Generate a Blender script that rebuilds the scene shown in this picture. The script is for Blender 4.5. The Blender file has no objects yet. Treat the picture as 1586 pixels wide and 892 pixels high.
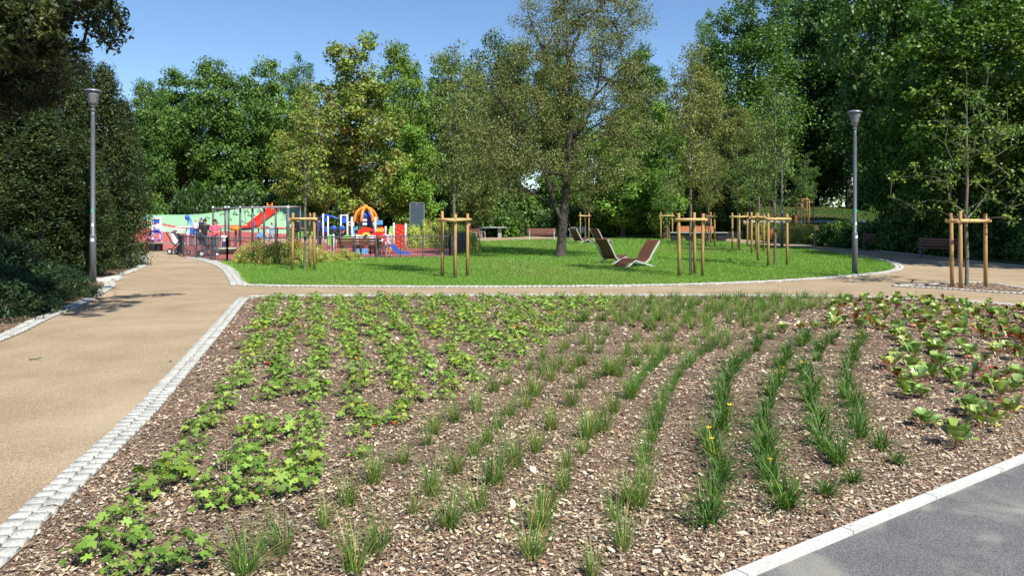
import bpy, math, random
import numpy as np
from mathutils import Vector, Matrix
R = math.radians
PI = math.pi
S = bpy.context.scene
COL = S.collection

# ------------------------------------------------------------ camera, sky, sun
CAMH, FPX = 1.95, 1200.0                      # eye height, focal length in pixels of a 1586 wide frame
cam_d = bpy.data.cameras.new('camera'); cam = bpy.data.objects.new('camera', cam_d); COL.objects.link(cam)
cam.location = (0, 0, CAMH); cam.rotation_euler = (R(90), 0, 0)
cam_d.sensor_width = 36; cam_d.lens = 36*FPX/1586; cam_d.shift_y = -116/1586
cam_d.clip_end = 2000; cam_d.clip_start = 0.05
S.camera = cam
SUN_EL = 50
SX, SY = -0.56, 0.83                          # horizontal direction the light travels in
w = bpy.data.worlds.new('World'); S.world = w; w.use_nodes = True
nt = w.node_tree
sky = nt.nodes.new('ShaderNodeTexSky'); sky.sky_type = 'NISHITA'; sky.sun_disc = False
sky.sun_elevation = R(SUN_EL); sky.sun_rotation = math.atan2(-SX, -SY)
sky.air_density = 1.0; sky.dust_density = 0.0; sky.ozone_density = 6.0; sky.altitude = 600
bg = nt.nodes['Background']; bg.inputs['Strength'].default_value = 0.108
nt.links.new(sky.outputs[0], bg.inputs['Color'])
ld = bpy.data.lights.new('sun', 'SUN'); ld.energy = 5.0; ld.angle = R(0.5); ld.color = (1, 0.955, 0.88)
lo = bpy.data.objects.new('sun', ld); COL.objects.link(lo)
ce = math.cos(R(SUN_EL))
hl = math.hypot(SX, SY)
lo.rotation_euler = Vector((SX/hl*ce, SY/hl*ce, -math.sin(R(SUN_EL)))).to_track_quat('-Z', 'Y').to_euler()
S.view_settings.view_transform = 'Standard'; S.view_settings.look = 'None'
S.view_settings.exposure = 0.52; S.view_settings.gamma = 1
S.cycles.max_bounces = 5; S.cycles.diffuse_bounces = 3; S.cycles.glossy_bounces = 2
S.cycles.transmission_bounces = 3; S.cycles.transparent_max_bounces = 4
S.cycles.use_denoising = True
S.cycles.caustics_reflective = False; S.cycles.caustics_refractive = False

rng = np.random.default_rng(7); random.seed(7)

# ------------------------------------------------------------ helpers
def sstep(a, b, x):
    t = np.clip((x-a)/(b-a), 0, 1); return t*t*(3-2*t)
def terr(X, Y):                               # the ground is flat, with a bank rising at the back right
    return np.clip(0.12*(Y-58), 0, 2.5)*sstep(6, 14, X)*(1-0.0*Y)
def G(x, y):                                  # photo pixel -> point on the ground
    Y = CAMH*FPX/max(y-330, 8)
    for _ in range(60):
        X = (x-793)*Y/FPX
        z = float(terr(X, Y)); Yn = (CAMH-z)*FPX/max(y-330, 1e-3) if y > 330.5 else Y
        if y <= 352 and x > 1000:             # bisect on the bank
            lo_, hi_ = 40., 90.
            for _ in range(40):
                m = (lo_+hi_)/2
                if CAMH-(y-330)/FPX*m > float(terr((x-793)*m/FPX, m)): lo_ = m
                else: hi_ = m
            Y = lo_; break
        Y = Y*0.5+Yn*0.5
    X = (x-793)*Y/FPX
    return (X, Y)
def W(x, y, Y): return Vector(((x-793)*Y/FPX, Y, CAMH-(y-330)*Y/FPX))

def nodes_of(m):
    m.use_nodes = True; n = m.node_tree; return n, n.nodes['Principled BSDF']
MATS = {}
def mat(name, col, rough=0.6, metal=0.0, var=0.12, scale=8.0, bump=0.0, bscale=60.0, spec=0.4, stretch=None, col2=None):
    if name in MATS: return MATS[name]
    m = bpy.data.materials.new(name); n, p = nodes_of(m); L = n.links
    p.inputs['Roughness'].default_value = rough; p.inputs['Metallic'].default_value = metal
    p.inputs['Specular IOR Level'].default_value = spec
    tc = n.nodes.new('ShaderNodeTexCoord'); mp = n.nodes.new('ShaderNodeMapping')
    L.new(tc.outputs['Object'], mp.inputs[0])
    if stretch: mp.inputs['Scale'].default_value = stretch
    nz = n.nodes.new('ShaderNodeTexNoise'); nz.inputs['Scale'].default_value = scale; nz.inputs['Detail'].default_value = 6
    L.new(mp.outputs[0], nz.inputs['Vector'])
    cr = n.nodes.new('ShaderNodeValToRGB'); L.new(nz.outputs['Fac'], cr.inputs[0])
    c2 = col2 or tuple(min(1, c*(1+var*1.6)) for c in col)
    cr.color_ramp.elements[0].position = 0.3; cr.color_ramp.elements[1].position = 0.7
    cr.color_ramp.elements[0].color = (*[c*(1-var) if not col2 else c for c in col], 1); cr.color_ramp.elements[1].color = (*c2, 1)
    L.new(cr.outputs[0], p.inputs['Base Color'])
    if bump:
        n2 = n.nodes.new('ShaderNodeTexNoise'); n2.inputs['Scale'].default_value = bscale; n2.inputs['Detail'].default_value = 4
        L.new(mp.outputs[0], n2.inputs['Vector'])
        b = n.nodes.new('ShaderNodeBump'); b.inputs['Strength'].default_value = bump; b.inputs['Distance'].default_value = 0.02
        L.new(n2.outputs['Fac'], b.inputs['Height']); L.new(b.outputs[0], p.inputs['Normal'])
    MATS[name] = m; return m
def attr_mat(name, rough=0.5, trans=0.0, spec=0.35, tint=False, bump=0.0):
    """colour comes from the mesh's own per-leaf / per-chip colours, times the object colour"""
    if name in MATS: return MATS[name]
    m = bpy.data.materials.new(name); n, p = nodes_of(m); L = n.links
    at = n.nodes.new('ShaderNodeAttribute'); at.attribute_name = 'Col'; out = at.outputs['Color']
    if tint:
        oi = n.nodes.new('ShaderNodeObjectInfo'); mx = n.nodes.new('ShaderNodeMix'); mx.data_type = 'RGBA'; mx.blend_type = 'MULTIPLY'
        mx.inputs[0].default_value = 1; L.new(out, mx.inputs[6]); L.new(oi.outputs['Color'], mx.inputs[7]); out = mx.outputs[2]
    L.new(out, p.inputs['Base Color']); p.inputs['Roughness'].default_value = rough; p.inputs['Specular IOR Level'].default_value = spec
    if trans:
        tr = n.nodes.new('ShaderNodeBsdfTranslucent'); ms = n.nodes.new('ShaderNodeMixShader'); ms.inputs[0].default_value = trans
        g = n.nodes.new('ShaderNodeMix'); g.data_type = 'RGBA'; g.blend_type = 'MULTIPLY'; g.inputs[0].default_value = 1
        g.inputs[7].default_value = (1.0, 1.15, 0.45, 1); L.new(out, g.inputs[6]); L.new(g.outputs[2], tr.inputs[0])
        L.new(p.outputs[0], ms.inputs[1]); L.new(tr.outputs[0], ms.inputs[2])
        L.new(ms.outputs[0], n.nodes['Material Output'].inputs[0])
    MATS[name] = m; return m

def nmesh(name, V, F, material, C=None, smooth=False, mi=None):
    """mesh from numpy arrays; F is (n,k) or a list of such arrays; C is one colour per face"""
    Fs = F if isinstance(F, list) else [F]
    Fs = [f for f in Fs if len(f)]
    me = bpy.data.meshes.new(name)
    V = np.asarray(V, np.float32)
    nl = sum(f.size for f in Fs); nf = sum(len(f) for f in Fs)
    me.vertices.add(len(V)); me.vertices.foreach_set('co', V.ravel())
    me.loops.add(nl); me.loops.foreach_set('vertex_index', np.concatenate([f.ravel() for f in Fs]).astype(np.int32))
    tot = np.concatenate([np.full(len(f), f.shape[1]) for f in Fs]).astype(np.int32)
    me.polygons.add(nf); me.polygons.foreach_set('loop_start', np.concatenate([[0], np.cumsum(tot)[:-1]]).astype(np.int32))
    me.polygons.foreach_set('loop_total', tot)
    if smooth: me.polygons.foreach_set('use_smooth', np.ones(nf, bool))
    me.update(calc_edges=True)
    if C is not None:
        a = me.color_attributes.new('Col', 'FLOAT_COLOR', 'CORNER')
        Cc = np.repeat(np.asarray(C, np.float32), tot, axis=0)
        a.data.foreach_set('color', np.concatenate([Cc, np.ones((len(Cc), 1), np.float32)], 1).ravel())
    me.materials.append(material)
    return me
def link(name, me, parent=None, loc=None, rz=0):
    o = bpy.data.objects.new(name, me); COL.objects.link(o)
    if parent is not None: o.parent = parent
    if loc is not None: o.location = loc
    if rz: o.rotation_euler.z = rz
    return o
def tag(o, label=None, cat=None, group=None, kind=None):
    if label: o['label'] = label
    if cat: o['category'] = cat
    if group: o['group'] = group
    if kind: o['kind'] = kind
    return o
def thing(name, label, cat, loc=(0, 0, 0), rz=0, group=None):
    o = bpy.data.objects.new(name, None); COL.objects.link(o); o.empty_display_size = 0.3
    o.location = loc; o.rotation_euler.z = rz
    return tag(o, label, cat, group)
def copy_tree(o, parent=None, sub=False):
    c = o.copy(); COL.objects.link(c)
    if parent is not None: c.parent = parent
    for ch in list(o.children): copy_tree(ch, c)
    return c

class B:
    """collects shapes for ONE mesh object"""
    def __init__(s): s.V = []; s.F = []
    def add(s, V, F):
        o = len(s.V); s.V += [tuple(v) for v in V]; s.F += [tuple(i+o for i in f) for f in F]; return s
    def box(s, c, d, rot=None):
        V = [Vector((x*d[0]/2, y*d[1]/2, z*d[2]/2)) for x in (-1, 1) for y in (-1, 1) for z in (-1, 1)]
        if rot is not None:
            M = Matrix.Rotation(rot[2], 3, 'Z') @ Matrix.Rotation(rot[1], 3, 'Y') @ Matrix.Rotation(rot[0], 3, 'X'); V = [M @ v for v in V]
        c = Vector(c); return s.add([v+c for v in V], [(0, 1, 3, 2), (4, 6, 7, 5), (0, 4, 5, 1), (2, 3, 7, 6), (0, 2, 6, 4), (1, 5, 7, 3)])
    def bar(s, a, b, wd, th, up=(0, 0, 1)):            # box-section bar from a to b
        a = Vector(a); b = Vector(b); d = (b-a); L = d.length; d.normalize(); up = Vector(up)
        x = d.cross(up)
        if x.length < 1e-4: x = d.cross(Vector((1, 0, 0)))
        x.normalize(); y = x.cross(d)
        V = [p+x*(i*wd/2)+y*(j*th/2) for p in (a, b) for i, j in ((-1, -1), (1, -1), (1, 1), (-1, 1))]
        return s.add(V, [(3, 2, 1, 0), (4, 5, 6, 7), (0, 1, 5, 4), (1, 2, 6, 5), (2, 3, 7, 6), (3, 0, 4, 7)])
    def tube(s, pts, rad, n=8, caps=True):
        pts = [Vector(p) for p in pts]; m = len(pts)
        if not hasattr(rad, '__len__'): rad = [rad]*m
        V = []; prev = None
        for i, p in enumerate(pts):
            d = (pts[min(i+1, m-1)]-pts[max(i-1, 0)]).normalized()
            x = (prev - d*prev.dot(d)) if prev is not None else d.orthogonal()
            if x.length < 1e-4: x = d.orthogonal()
            x.normalize(); prev = x; y = d.cross(x)
            V += [p+(x*math.cos(a)+y*math.sin(a))*rad[i] for a in (2*PI*k/n for k in range(n))]
        F = [(i*n+k, i*n+(k+1) % n, (i+1)*n+(k+1) % n, (i+1)*n+k) for i in range(m-1) for k in range(n)]
        if caps: F += [tuple(range(n))[::-1], tuple(range((m-1)*n, m*n))]
        return s.add(V, F)
    def lathe(s, prof, n=20, c=(0, 0, 0)):
        V = [(c[0]+r*math.cos(2*PI*k/n), c[1]+r*math.sin(2*PI*k/n), c[2]+z) for r, z in prof for k in range(n)]
        F = [(i*n+k, i*n+(k+1) % n, (i+1)*n+(k+1) % n, (i+1)*n+k) for i in range(len(prof)-1) for k in range(n)]
        F += [tuple(range(n))[::-1], tuple(range((len(prof)-1)*n, len(prof)*n))]
        return s.add(V, F)
    def ball(s, c, r, n=12, m=8):
        r = r if hasattr(r, '__len__') else (r, r, r)
        prof = [(math.sin(PI*i/m), -math.cos(PI*i/m)) for i in range(m+1)]; prof[0] = (0.01, -1); prof[-1] = (0.01, 1)
        V = [(c[0]+r[0]*q*math.cos(2*PI*k/n), c[1]+r[1]*q*math.sin(2*PI*k/n), c[2]+r[2]*z) for q, z in prof for k in range(n)]
        F = [(i*n+k, i*n+(k+1) % n, (i+1)*n+(k+1) % n, (i+1)*n+k) for i in range(m) for k in range(n)]
        F += [tuple(range(n))[::-1], tuple(range(m*n, m*n+n))]
        return s.add(V, F)
    def plate(s, outline, th, holes=None, y=0):         # outline in x,z extruded along y
        n = len(outline)
        V = [(x, y-th/2, z) for x, z in outline]+[(x, y+th/2, z) for x, z in outline]
        F = [tuple(range(n)), tuple(range(2*n-1, n-1, -1))]+[(i, i+n, (i+1) % n+n, (i+1) % n) for i in range(n)]
        return s.add(V, F)
    def arch(s, cx, cz, ro, ri, th, y=0, a0=0, a1=PI, n=20):   # flat ring sector in the x,z plane
        V = []
        for i in range(n+1):
            a = a0+(a1-a0)*i/n
            for r, yy in ((ri, y-th/2), (ro, y-th/2), (ro, y+th/2), (ri, y+th/2)): V.append((cx+r*math.cos(a), yy, cz+r*math.sin(a)))
        F = [(4*i+j, 4*i+(j+1) % 4, 4*i+4+(j+1) % 4, 4*i+4+j) for i in range(n) for j in range(4)]
        F += [(3, 2, 1, 0), (4*n, 4*n+1, 4*n+2, 4*n+3)]
        return s.add(V, F)
    def obj(s, name, m, parent=None, smooth=False, bevel=0, label=None):
        me = bpy.data.meshes.new(name); me.from_pydata(s.V, [], s.F); me.materials.append(m)
        if smooth: me.polygons.foreach_set('use_smooth', [len(f) < 6 for f in s.F])
        o = link(name, me, parent)
        if bevel:
            b = o.modifiers.new('bevel', 'BEVEL'); b.width = bevel; b.segments = 2; b.limit_method = 'ANGLE'
        if label: o['label'] = label
        return o

def ordn(n):
    return f"{n}{'th' if 10 <= n % 100 <= 20 else {1: 'st', 2: 'nd', 3: 'rd'}.get(n % 10, 'th')}"

# ------------------------------------------------------------ ground materials
def ground_mat(name, cols, scales, rough=0.9, bump=0.3, bscale=120, dist=0.01, patch=None, patch_scale=0.6, patch_pos=(0.5, 0.68), ramp=(0.3, 0.7)):
    m = bpy.data.materials.new(name); n, p = nodes_of(m); L = n.links
    p.inputs['Roughness'].default_value = rough; p.inputs['Specular IOR Level'].default_value = 0.25
    tc = n.nodes.new('ShaderNodeTexCoord')
    nz = n.nodes.new('ShaderNodeTexNoise'); nz.inputs['Scale'].default_value = scales[0]; nz.inputs['Detail'].default_value = 3; nz.inputs['Roughness'].default_value = 0.7
    L.new(tc.outputs['Object'], nz.inputs['Vector'])
    cr = n.nodes.new('ShaderNodeValToRGB'); L.new(nz.outputs['Fac'], cr.inputs[0])
    cr.color_ramp.elements[0].position = ramp[0]; cr.color_ramp.elements[1].position = ramp[1]
    cr.color_ramp.elements[0].color = (*cols[0], 1); cr.color_ramp.elements[1].color = (*cols[1], 1)
    if len(cols) > 2:
        e = cr.color_ramp.elements.new((ramp[0]+ramp[1])/2); e.color = (*cols[2], 1)
    n2 = n.nodes.new('ShaderNodeTexNoise'); n2.inputs['Scale'].default_value = scales[1]; n2.inputs['Detail'].default_value = 5
    L.new(tc.outputs['Object'], n2.inputs['Vector'])
    mr = n.nodes.new('ShaderNodeMapRange'); mr.inputs[1].default_value = 0.3; mr.inputs[2].default_value = 0.7; mr.inputs[3].default_value = 0.86; mr.inputs[4].default_value = 1.12
    L.new(n2.outputs['Fac'], mr.inputs[0])
    mx = n.nodes.new('ShaderNodeMix'); mx.data_type = 'RGBA'; mx.blend_type = 'MULTIPLY'; mx.inputs[0].default_value = 1
    L.new(cr.outputs[0], mx.inputs[6]); L.new(mr.outputs[0], mx.inputs[7]); out = mx.outputs[2]
    if patch:
        n3 = n.nodes.new('ShaderNodeTexNoise'); n3.inputs['Scale'].default_value = patch_scale; n3.inputs['Detail'].default_value = 5; n3.inputs['Distortion'].default_value = 0.6
        L.new(tc.outputs['Object'], n3.inputs['Vector'])
        r3 = n.nodes.new('ShaderNodeValToRGB'); L.new(n3.outputs['Fac'], r3.inputs[0])
        r3.color_ramp.elements[0].position = patch_pos[0]; r3.color_ramp.elements[1].position = patch_pos[1]
        m3 = n.nodes.new('ShaderNodeMix'); m3.data_type = 'RGBA'; L.new(r3.outputs[0], m3.inputs[0]); L.new(out, m3.inputs[6]); m3.inputs[7].default_value = (*patch, 1); out = m3.outputs[2]
    L.new(out, p.inputs['Base Color'])
    nb = n.nodes.new('ShaderNodeTexNoise'); nb.inputs['Scale'].default_value = bscale; nb.inputs['Detail'].default_value = 3
    L.new(tc.outputs['Object'], nb.inputs['Vector'])
    b = n.nodes.new('ShaderNodeBump'); b.inputs['Strength'].default_value = bump; b.inputs['Distance'].default_value = dist
    L.new(nb.outputs['Fac'], b.inputs['Height']); L.new(b.outputs[0], p.inputs['Normal'])
    return m
M_path = ground_mat('resin_gravel', [(0.15, 0.105, 0.06), (0.56, 0.44, 0.295), (0.36, 0.27, 0.168)], (70, 1.1), bump=0.8, bscale=100, dist=0.008, ramp=(0.3, 0.7), patch=(0.50, 0.40, 0.27), patch_scale=0.45, patch_pos=(0.50, 0.95))
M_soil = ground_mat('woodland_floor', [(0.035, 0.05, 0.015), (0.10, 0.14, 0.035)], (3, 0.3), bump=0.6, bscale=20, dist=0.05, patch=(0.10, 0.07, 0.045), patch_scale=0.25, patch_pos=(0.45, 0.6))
M_lawn = ground_mat('lawn_soil', [(0.06, 0.13, 0.02), (0.13, 0.27, 0.045)], (14, 0.5), bump=0.5, bscale=60, dist=0.03)
M_mulch = ground_mat('mulch_bed', [(0.06, 0.035, 0.022), (0.46, 0.33, 0.23), (0.20, 0.13, 0.09)], (42, 0.8), bump=1.0, bscale=45, dist=0.03, ramp=(0.32, 0.70))
M_asph = ground_mat('asphalt', [(0.06, 0.061, 0.06), (0.26, 0.26, 0.25), (0.145, 0.146, 0.143)], (110, 3.5), bump=1.0, bscale=120, dist=0.008, patch=(0.34, 0.32, 0.265), patch_scale=1.9, patch_pos=(0.50, 0.76))
M_rub = ground_mat('red_rubber', [(0.34, 0.085, 0.075), (0.50, 0.16, 0.13)], (60, 1.0), bump=0.3)
M_sett = ground_mat('granite_sett', [(0.25, 0.245, 0.22), (0.68, 0.67, 0.60), (0.46, 0.455, 0.405)], (55, 4.0), bump=0.7, bscale=45, dist=0.008)
M_conc = ground_mat('concrete_kerb', [(0.46, 0.46, 0.42), (0.62, 0.61, 0.56)], (40, 1.5), bump=0.2, bscale=80, dist=0.004)

def sheet(name, pts, z, m, label=None, th=0):
    b = B(); b.add([(x, y, z) for x, y in pts], [tuple(range(len(pts)))])
    me = bpy.data.meshes.new(name); me.from_pydata(b.V, [], b.F); me.materials.append(m)
    if me.polygons[0].normal.z < 0: me.flip_normals()
    o = link(name, me); tag(o, label, None, None, 'structure'); return o

# ground: one sheet to the horizon
gx = np.concatenate([np.arange(-400, -60, 20), np.arange(-60, 60, 1.5), np.arange(60, 401, 20)])
gy = np.concatenate([np.arange(-60, 40, 5), np.arange(40, 90, 1.0), np.arange(90, 600, 20)])
XX, YY = np.meshgrid(gx, gy); ZZ = terr(XX, YY)-0.02
idx = np.arange(XX.size).reshape(XX.shape)
F = np.stack([idx[:-1, :-1], idx[:-1, 1:], idx[1:, 1:], idx[1:, :-1]], -1).reshape(-1, 4)
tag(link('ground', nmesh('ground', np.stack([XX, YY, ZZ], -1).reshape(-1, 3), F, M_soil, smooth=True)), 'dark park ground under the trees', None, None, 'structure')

def smooth_line(pts, k=6):                         # Catmull-Rom through points
    P = [pts[0]]+list(pts)+[pts[-1]]; out = []
    for i in range(1, len(P)-2):
        a, b, c, d = [np.array(q, float) for q in P[i-1:i+3]]
        for t in np.arange(k)/k: out.append(0.5*((2*b)+(c-a)*t+(2*a-5*b+4*c-d)*t*t+(-a+3*b-3*c+d)*t**3))
    out.append(np.array(P[-1], float)); return [tuple(q) for q in out]
def resample(pts, step):
    P = np.array(pts, float); d = np.r_[0, np.cumsum(np.hypot(*np.diff(P, axis=0).T))]
    n = max(2, int(d[-1]/step)+1); t = np.linspace(0, d[-1], n)
    return np.stack([np.interp(t, d, P[:, 0]), np.interp(t, d, P[:, 1])], 1)
def offset(pts, o):                                # to the right of travel for o > 0
    P = np.array(pts, float); T = np.gradient(P, axis=0); T /= np.linalg.norm(T, axis=1)[:, None]
    return P+np.stack([T[:, 1], -T[:, 0]], 1)*o

KL = smooth_line([(-2.25, -3.0), (-2.5, 1.5), (-2.80, 4.2), (-2.93, 4.8), (-3.10, 5.7), (-3.42, 7.3), (-3.92, 9.36), (-4.98, 13.6), (-5.75, 16.6), (-6.0, 17.7)])
top_px = [(385, 460), (450, 459), (600, 458.6), (800, 458.4), (1000, 458.3), (1200, 459), (1330, 461), (1450, 465), (1552, 472), (1640, 480)]
TOP = [G(*p) for p in top_px]+[(14.5, 14.5)]
# asphalt edge line
AK0 = np.array(G(1172, 892)); AK1 = np.array(G(1586, 718)); AD = (AK1-AK0)/np.linalg.norm(AK1-AK0)
ak = lambda t: tuple(AK0+AD*t)
BED = [tuple(q) for q in KL]+TOP[1:]+[ak(14), ak(-9.5)]
lawn_px = [(376, 436), (370, 426), (358, 415), (338, 406.5), (352, 404), (400, 404), (460, 402.5), (560, 400.5), (650, 399.5), (697, 398.5), (722, 389), (742, 384), (745, 374.5), (800, 372.6), (880, 371.5), (1000, 371),
           (1080, 372), (1130, 376), (1180, 380), (1235, 385.5), (1290, 392), (1340, 399.5), (1372, 406), (1386, 413), (1380, 419), (1345, 424.5), (1250, 432), (1150, 437.5), (1000, 442), (800, 444), (600, 443.8), (450, 443), (384, 441.5)]
LAWN = [G(*p) for p in lawn_px]
front_edge = smooth_line([G(*p) for p in lawn_px[27:]][::-1] and [G(*p) for p in [(384, 441.5), (450, 443), (600, 443.8), (800, 444), (1000, 442), (1150, 437.5), (1250, 432), (1345, 424.5), (1380, 419), (1386, 413), (1372, 406), (1340, 399.5), (1290, 392), (1235, 385.5), (1180, 380), (1130, 376)]], 4)
left_edge = smooth_line([G(*p) for p in [(384, 441.5), (374, 428), (362, 416.5), (345, 408.5), (325, 402.8), (300, 399)]], 5)
JUN = smooth_line([(-5.7, -4), (-6.3, 3), (-6.95, 7.5), (-7.93, 12.0), (-8.56, 14.0), (-9.05, 15.8), (-9.55, 17.6)], 4)
JUN2 = smooth_line([(-9.75, 18.0), (-10.6, 20.4), (-11.3, 21.7), (-12.0, 23.3), (-12.6, 25.5), (-13.6, 28.5), (-15.9, 33.4), (-19.4, 40.3)], 4)
PATH = [(-5.7, -6)]+JUN[:-1]+JUN2+[G(*p) for p in [(500, 387), (700, 384), (735, 367.5), (880, 366.5), (1000, 366), (1100, 366), (1180, 371), (1260, 377.5), (1350, 386), (1440, 396), (1520, 405), (1590, 411.5)]]+[(22, 24), (34, 20), (34, -6)]
sheet('path', PATH, 0.004, M_path, 'tan resin gravel path around the lawn and bed')
sheet('bed', BED, 0.008, M_mulch, 'wood chip mulch bed in the foreground')
sheet('lawn', LAWN, 0.012, M_lawn, 'sunlit oval lawn ringed by pale setts')
sheet('rubber_surface', [G(*p) for p in [(150, 388.5), (284, 389), (284, 398), (327, 404), (350, 405.5), (400, 404), (460, 402.5), (560, 400.5), (697, 398.5), (722, 388), (640, 366), (150, 352)]], 0.016, M_rub, 'red rubber playground surface')
sheet('road', [ak(-9.5), ak(30), (34, -8), (-7, -8)], 0.006, M_asph, 'grey dusty asphalt in the near right corner')
sheet('left_bed', [(-30, -4)]+JUN+JUN2+[(-30, 40)], 0.010, M_mulch, 'dark mulch under the juniper and yews')
# path running up the bank
lft = [G(*p) for p in [(1085, 371), (1112, 362), (1132, 354), (1139, 346), (1120, 343.5)]]; rgt = [G(*p) for p in [(1150, 377), (1148, 366), (1156, 353), (1163, 346.5), (1340, 346)]]
def strip(name, a, b, dz, m, label):
    A = resample(a, 1.0); k = 30
    A = np.stack([np.interp(np.linspace(0, 1, k), np.linspace(0, 1, len(a)), np.array(a)[:, i]) for i in (0, 1)], 1)
    Bb = np.stack([np.interp(np.linspace(0, 1, k), np.linspace(0, 1, len(b)), np.array(b)[:, i]) for i in (0, 1)], 1)
    V = []
    for j in range(5):
        P = A*(1-j/4)+Bb*(j/4); V.append(np.c_[P, terr(P[:, 0], P[:, 1])+dz])
    V = np.concatenate(V); F = np.array([[j*k+i, (j+1)*k+i, (j+1)*k+i+1, j*k+i+1] for j in range(4) for i in range(k-1)])
    tag(link(name, nmesh(name, V, F, m, smooth=True)), label, None, None, 'structure')
strip('footpath', lft[:-1], rgt[:-1], 0.05, M_path, 'pale path climbing the grass bank at the back')
strip('bank_path', [G(1040, 345.5), G(1340, 345.5)], [G(1040, 343), G(1340, 343)], 0.06, M_conc, 'thin grey path crossing the bank')

# setts: real blocks in mortar
def setts(name, pts, label, rows=2, wd=0.125, ln=0.115, z=0.036, seed=1, zb=0.0):
    r = np.random.default_rng(seed); V = []; F = []; C = []
    tot = rows*wd+0.03
    for row in range(rows):
        off = (row-(rows-1)/2)*(wd+0.014)
        P = resample(offset(resample(pts, 0.1), off), ln+0.012)
        for i in range(len(P)-1):
            a, b = P[i], P[i+1]; d = b-a; L = np.linalg.norm(d); d = d/L; nrm = np.array([d[1], -d[0]])
            c = (a+b)/2+nrm*r.normal(0, .003); l = (L-0.012)/2*(1+r.normal(0, .04)); ww = wd/2*(1+r.normal(0, .04)); zt = z+r.normal(0, .002)
            o = len(V)
            for q, zz in ((1.0, zb), (1.0, zt-0.007), (0.93, zt)):
                for s, t in ((-1, -1), (1, -1), (1, 1), (-1, 1)):
                    p = c+d*l*s*q*(1+r.normal(0, .018))+nrm*ww*t*q*(1+r.normal(0, .018)); V.append((p[0], p[1], zz+(r.normal(0, .002) if zz > zb else 0)))
            F += [(o+8, o+9, o+10, o+11)]+[(o+4*k+j, o+4*k+(j+1) % 4, o+4*k+4+(j+1) % 4, o+4*k+4+j) for k in (0, 1) for j in range(4)]
            C += [1]
    o = link(name, nmesh(name, V, np.array(F), M_sett)); tag(o, label, None, None, 'structure')
    # mortar strip under the blocks
    A = offset(resample(pts, .15), tot/2); D = offset(resample(pts, .15), -tot/2); k = len(A)
    V = np.concatenate([np.c_[A, np.full(k, z-0.017)], np.c_[D, np.full(k, z-0.017)]])
    F = np.array([[i, i+1, k+i+1, k+i] for i in range(k-1)])
    m = MATS.get('mortar') or ground_mat('mortar', [(0.20, 0.18, 0.14), (0.34, 0.30, 0.24)], (60, 3), bump=0.4); MATS['mortar'] = m
    j = link('kerb_mortar', nmesh('kerb_mortar', V, F, m)); tag(j, 'mortar joint under the '+label, None, None, 'structure')
setts('kerb', offset(resample(KL, .2), -.105), 'double row of granite setts left of the bed', seed=1, wd=0.108)
setts('kerb', TOP[:-1], 'granite setts along the far side of the bed', seed=2, wd=0.12)
setts('kerb', offset(resample(front_edge, .2), .13), 'granite setts round the front of the lawn', seed=3, wd=0.135)
setts('kerb', offset(resample(left_edge, .2), -.20), 'wide setts at the left end of the lawn', seed=4, rows=3, wd=0.15)
setts('kerb', JUN, 'setts along the juniper bed', seed=5)
setts('kerb', JUN2, 'setts in front of the yew hedge', seed=6)
setts('kerb', smooth_line([G(*p) for p in [(1150, 374.5), (1260, 379.5), (1350, 387.5), (1440, 397.5), (1520, 406.5), (1590, 413)]]+[(22, 24)], 3), 'setts along the shaded benches', seed=8, rows=1)
ISL = [G(*p) for p in [(1383, 443.5), (1440, 441.5), (1490, 438.6), (1535, 440), (1575, 446), (1625, 456), (1560, 454.5), (1480, 449), (1430, 446)]]
sheet('tree_island', ISL, 0.010, M_mulch, 'mulched island round the staked tree at the right')
setts('kerb', smooth_line(ISL+[ISL[0]], 3), 'setts round the tree island', seed=9, rows=1, wd=0.12)
# concrete edging along the asphalt
kb = B()
t = -9.0
while t < 26:
    a, b_ = np.array(ak(t)), np.array(ak(t+0.985)); nrm = np.array([-AD[1], AD[0]])
    for q in (1,):
        P = [a+nrm*0.0, b_+nrm*0.0, b_+nrm*0.085, a+nrm*0.085]
        P = [a, b_, b_+nrm*0.078, a+nrm*0.078]; zt = 0.03
        kb.add([(p[0], p[1], z) for z in (-0.05, zt-0.006, zt) for p in P], [(0, 1, 5, 4), (1, 2, 6, 5), (2, 3, 7, 6), (3, 0, 4, 7), (4, 5, 9, 8), (5, 6, 10, 9), (6, 7, 11, 10), (7, 4, 8, 11), (8, 9, 10, 11)])
    t += 0.992
o = kb.obj('kerb', M_conc); tag(o, 'pale concrete edging between mulch and asphalt', None, None, 'structure')

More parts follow.
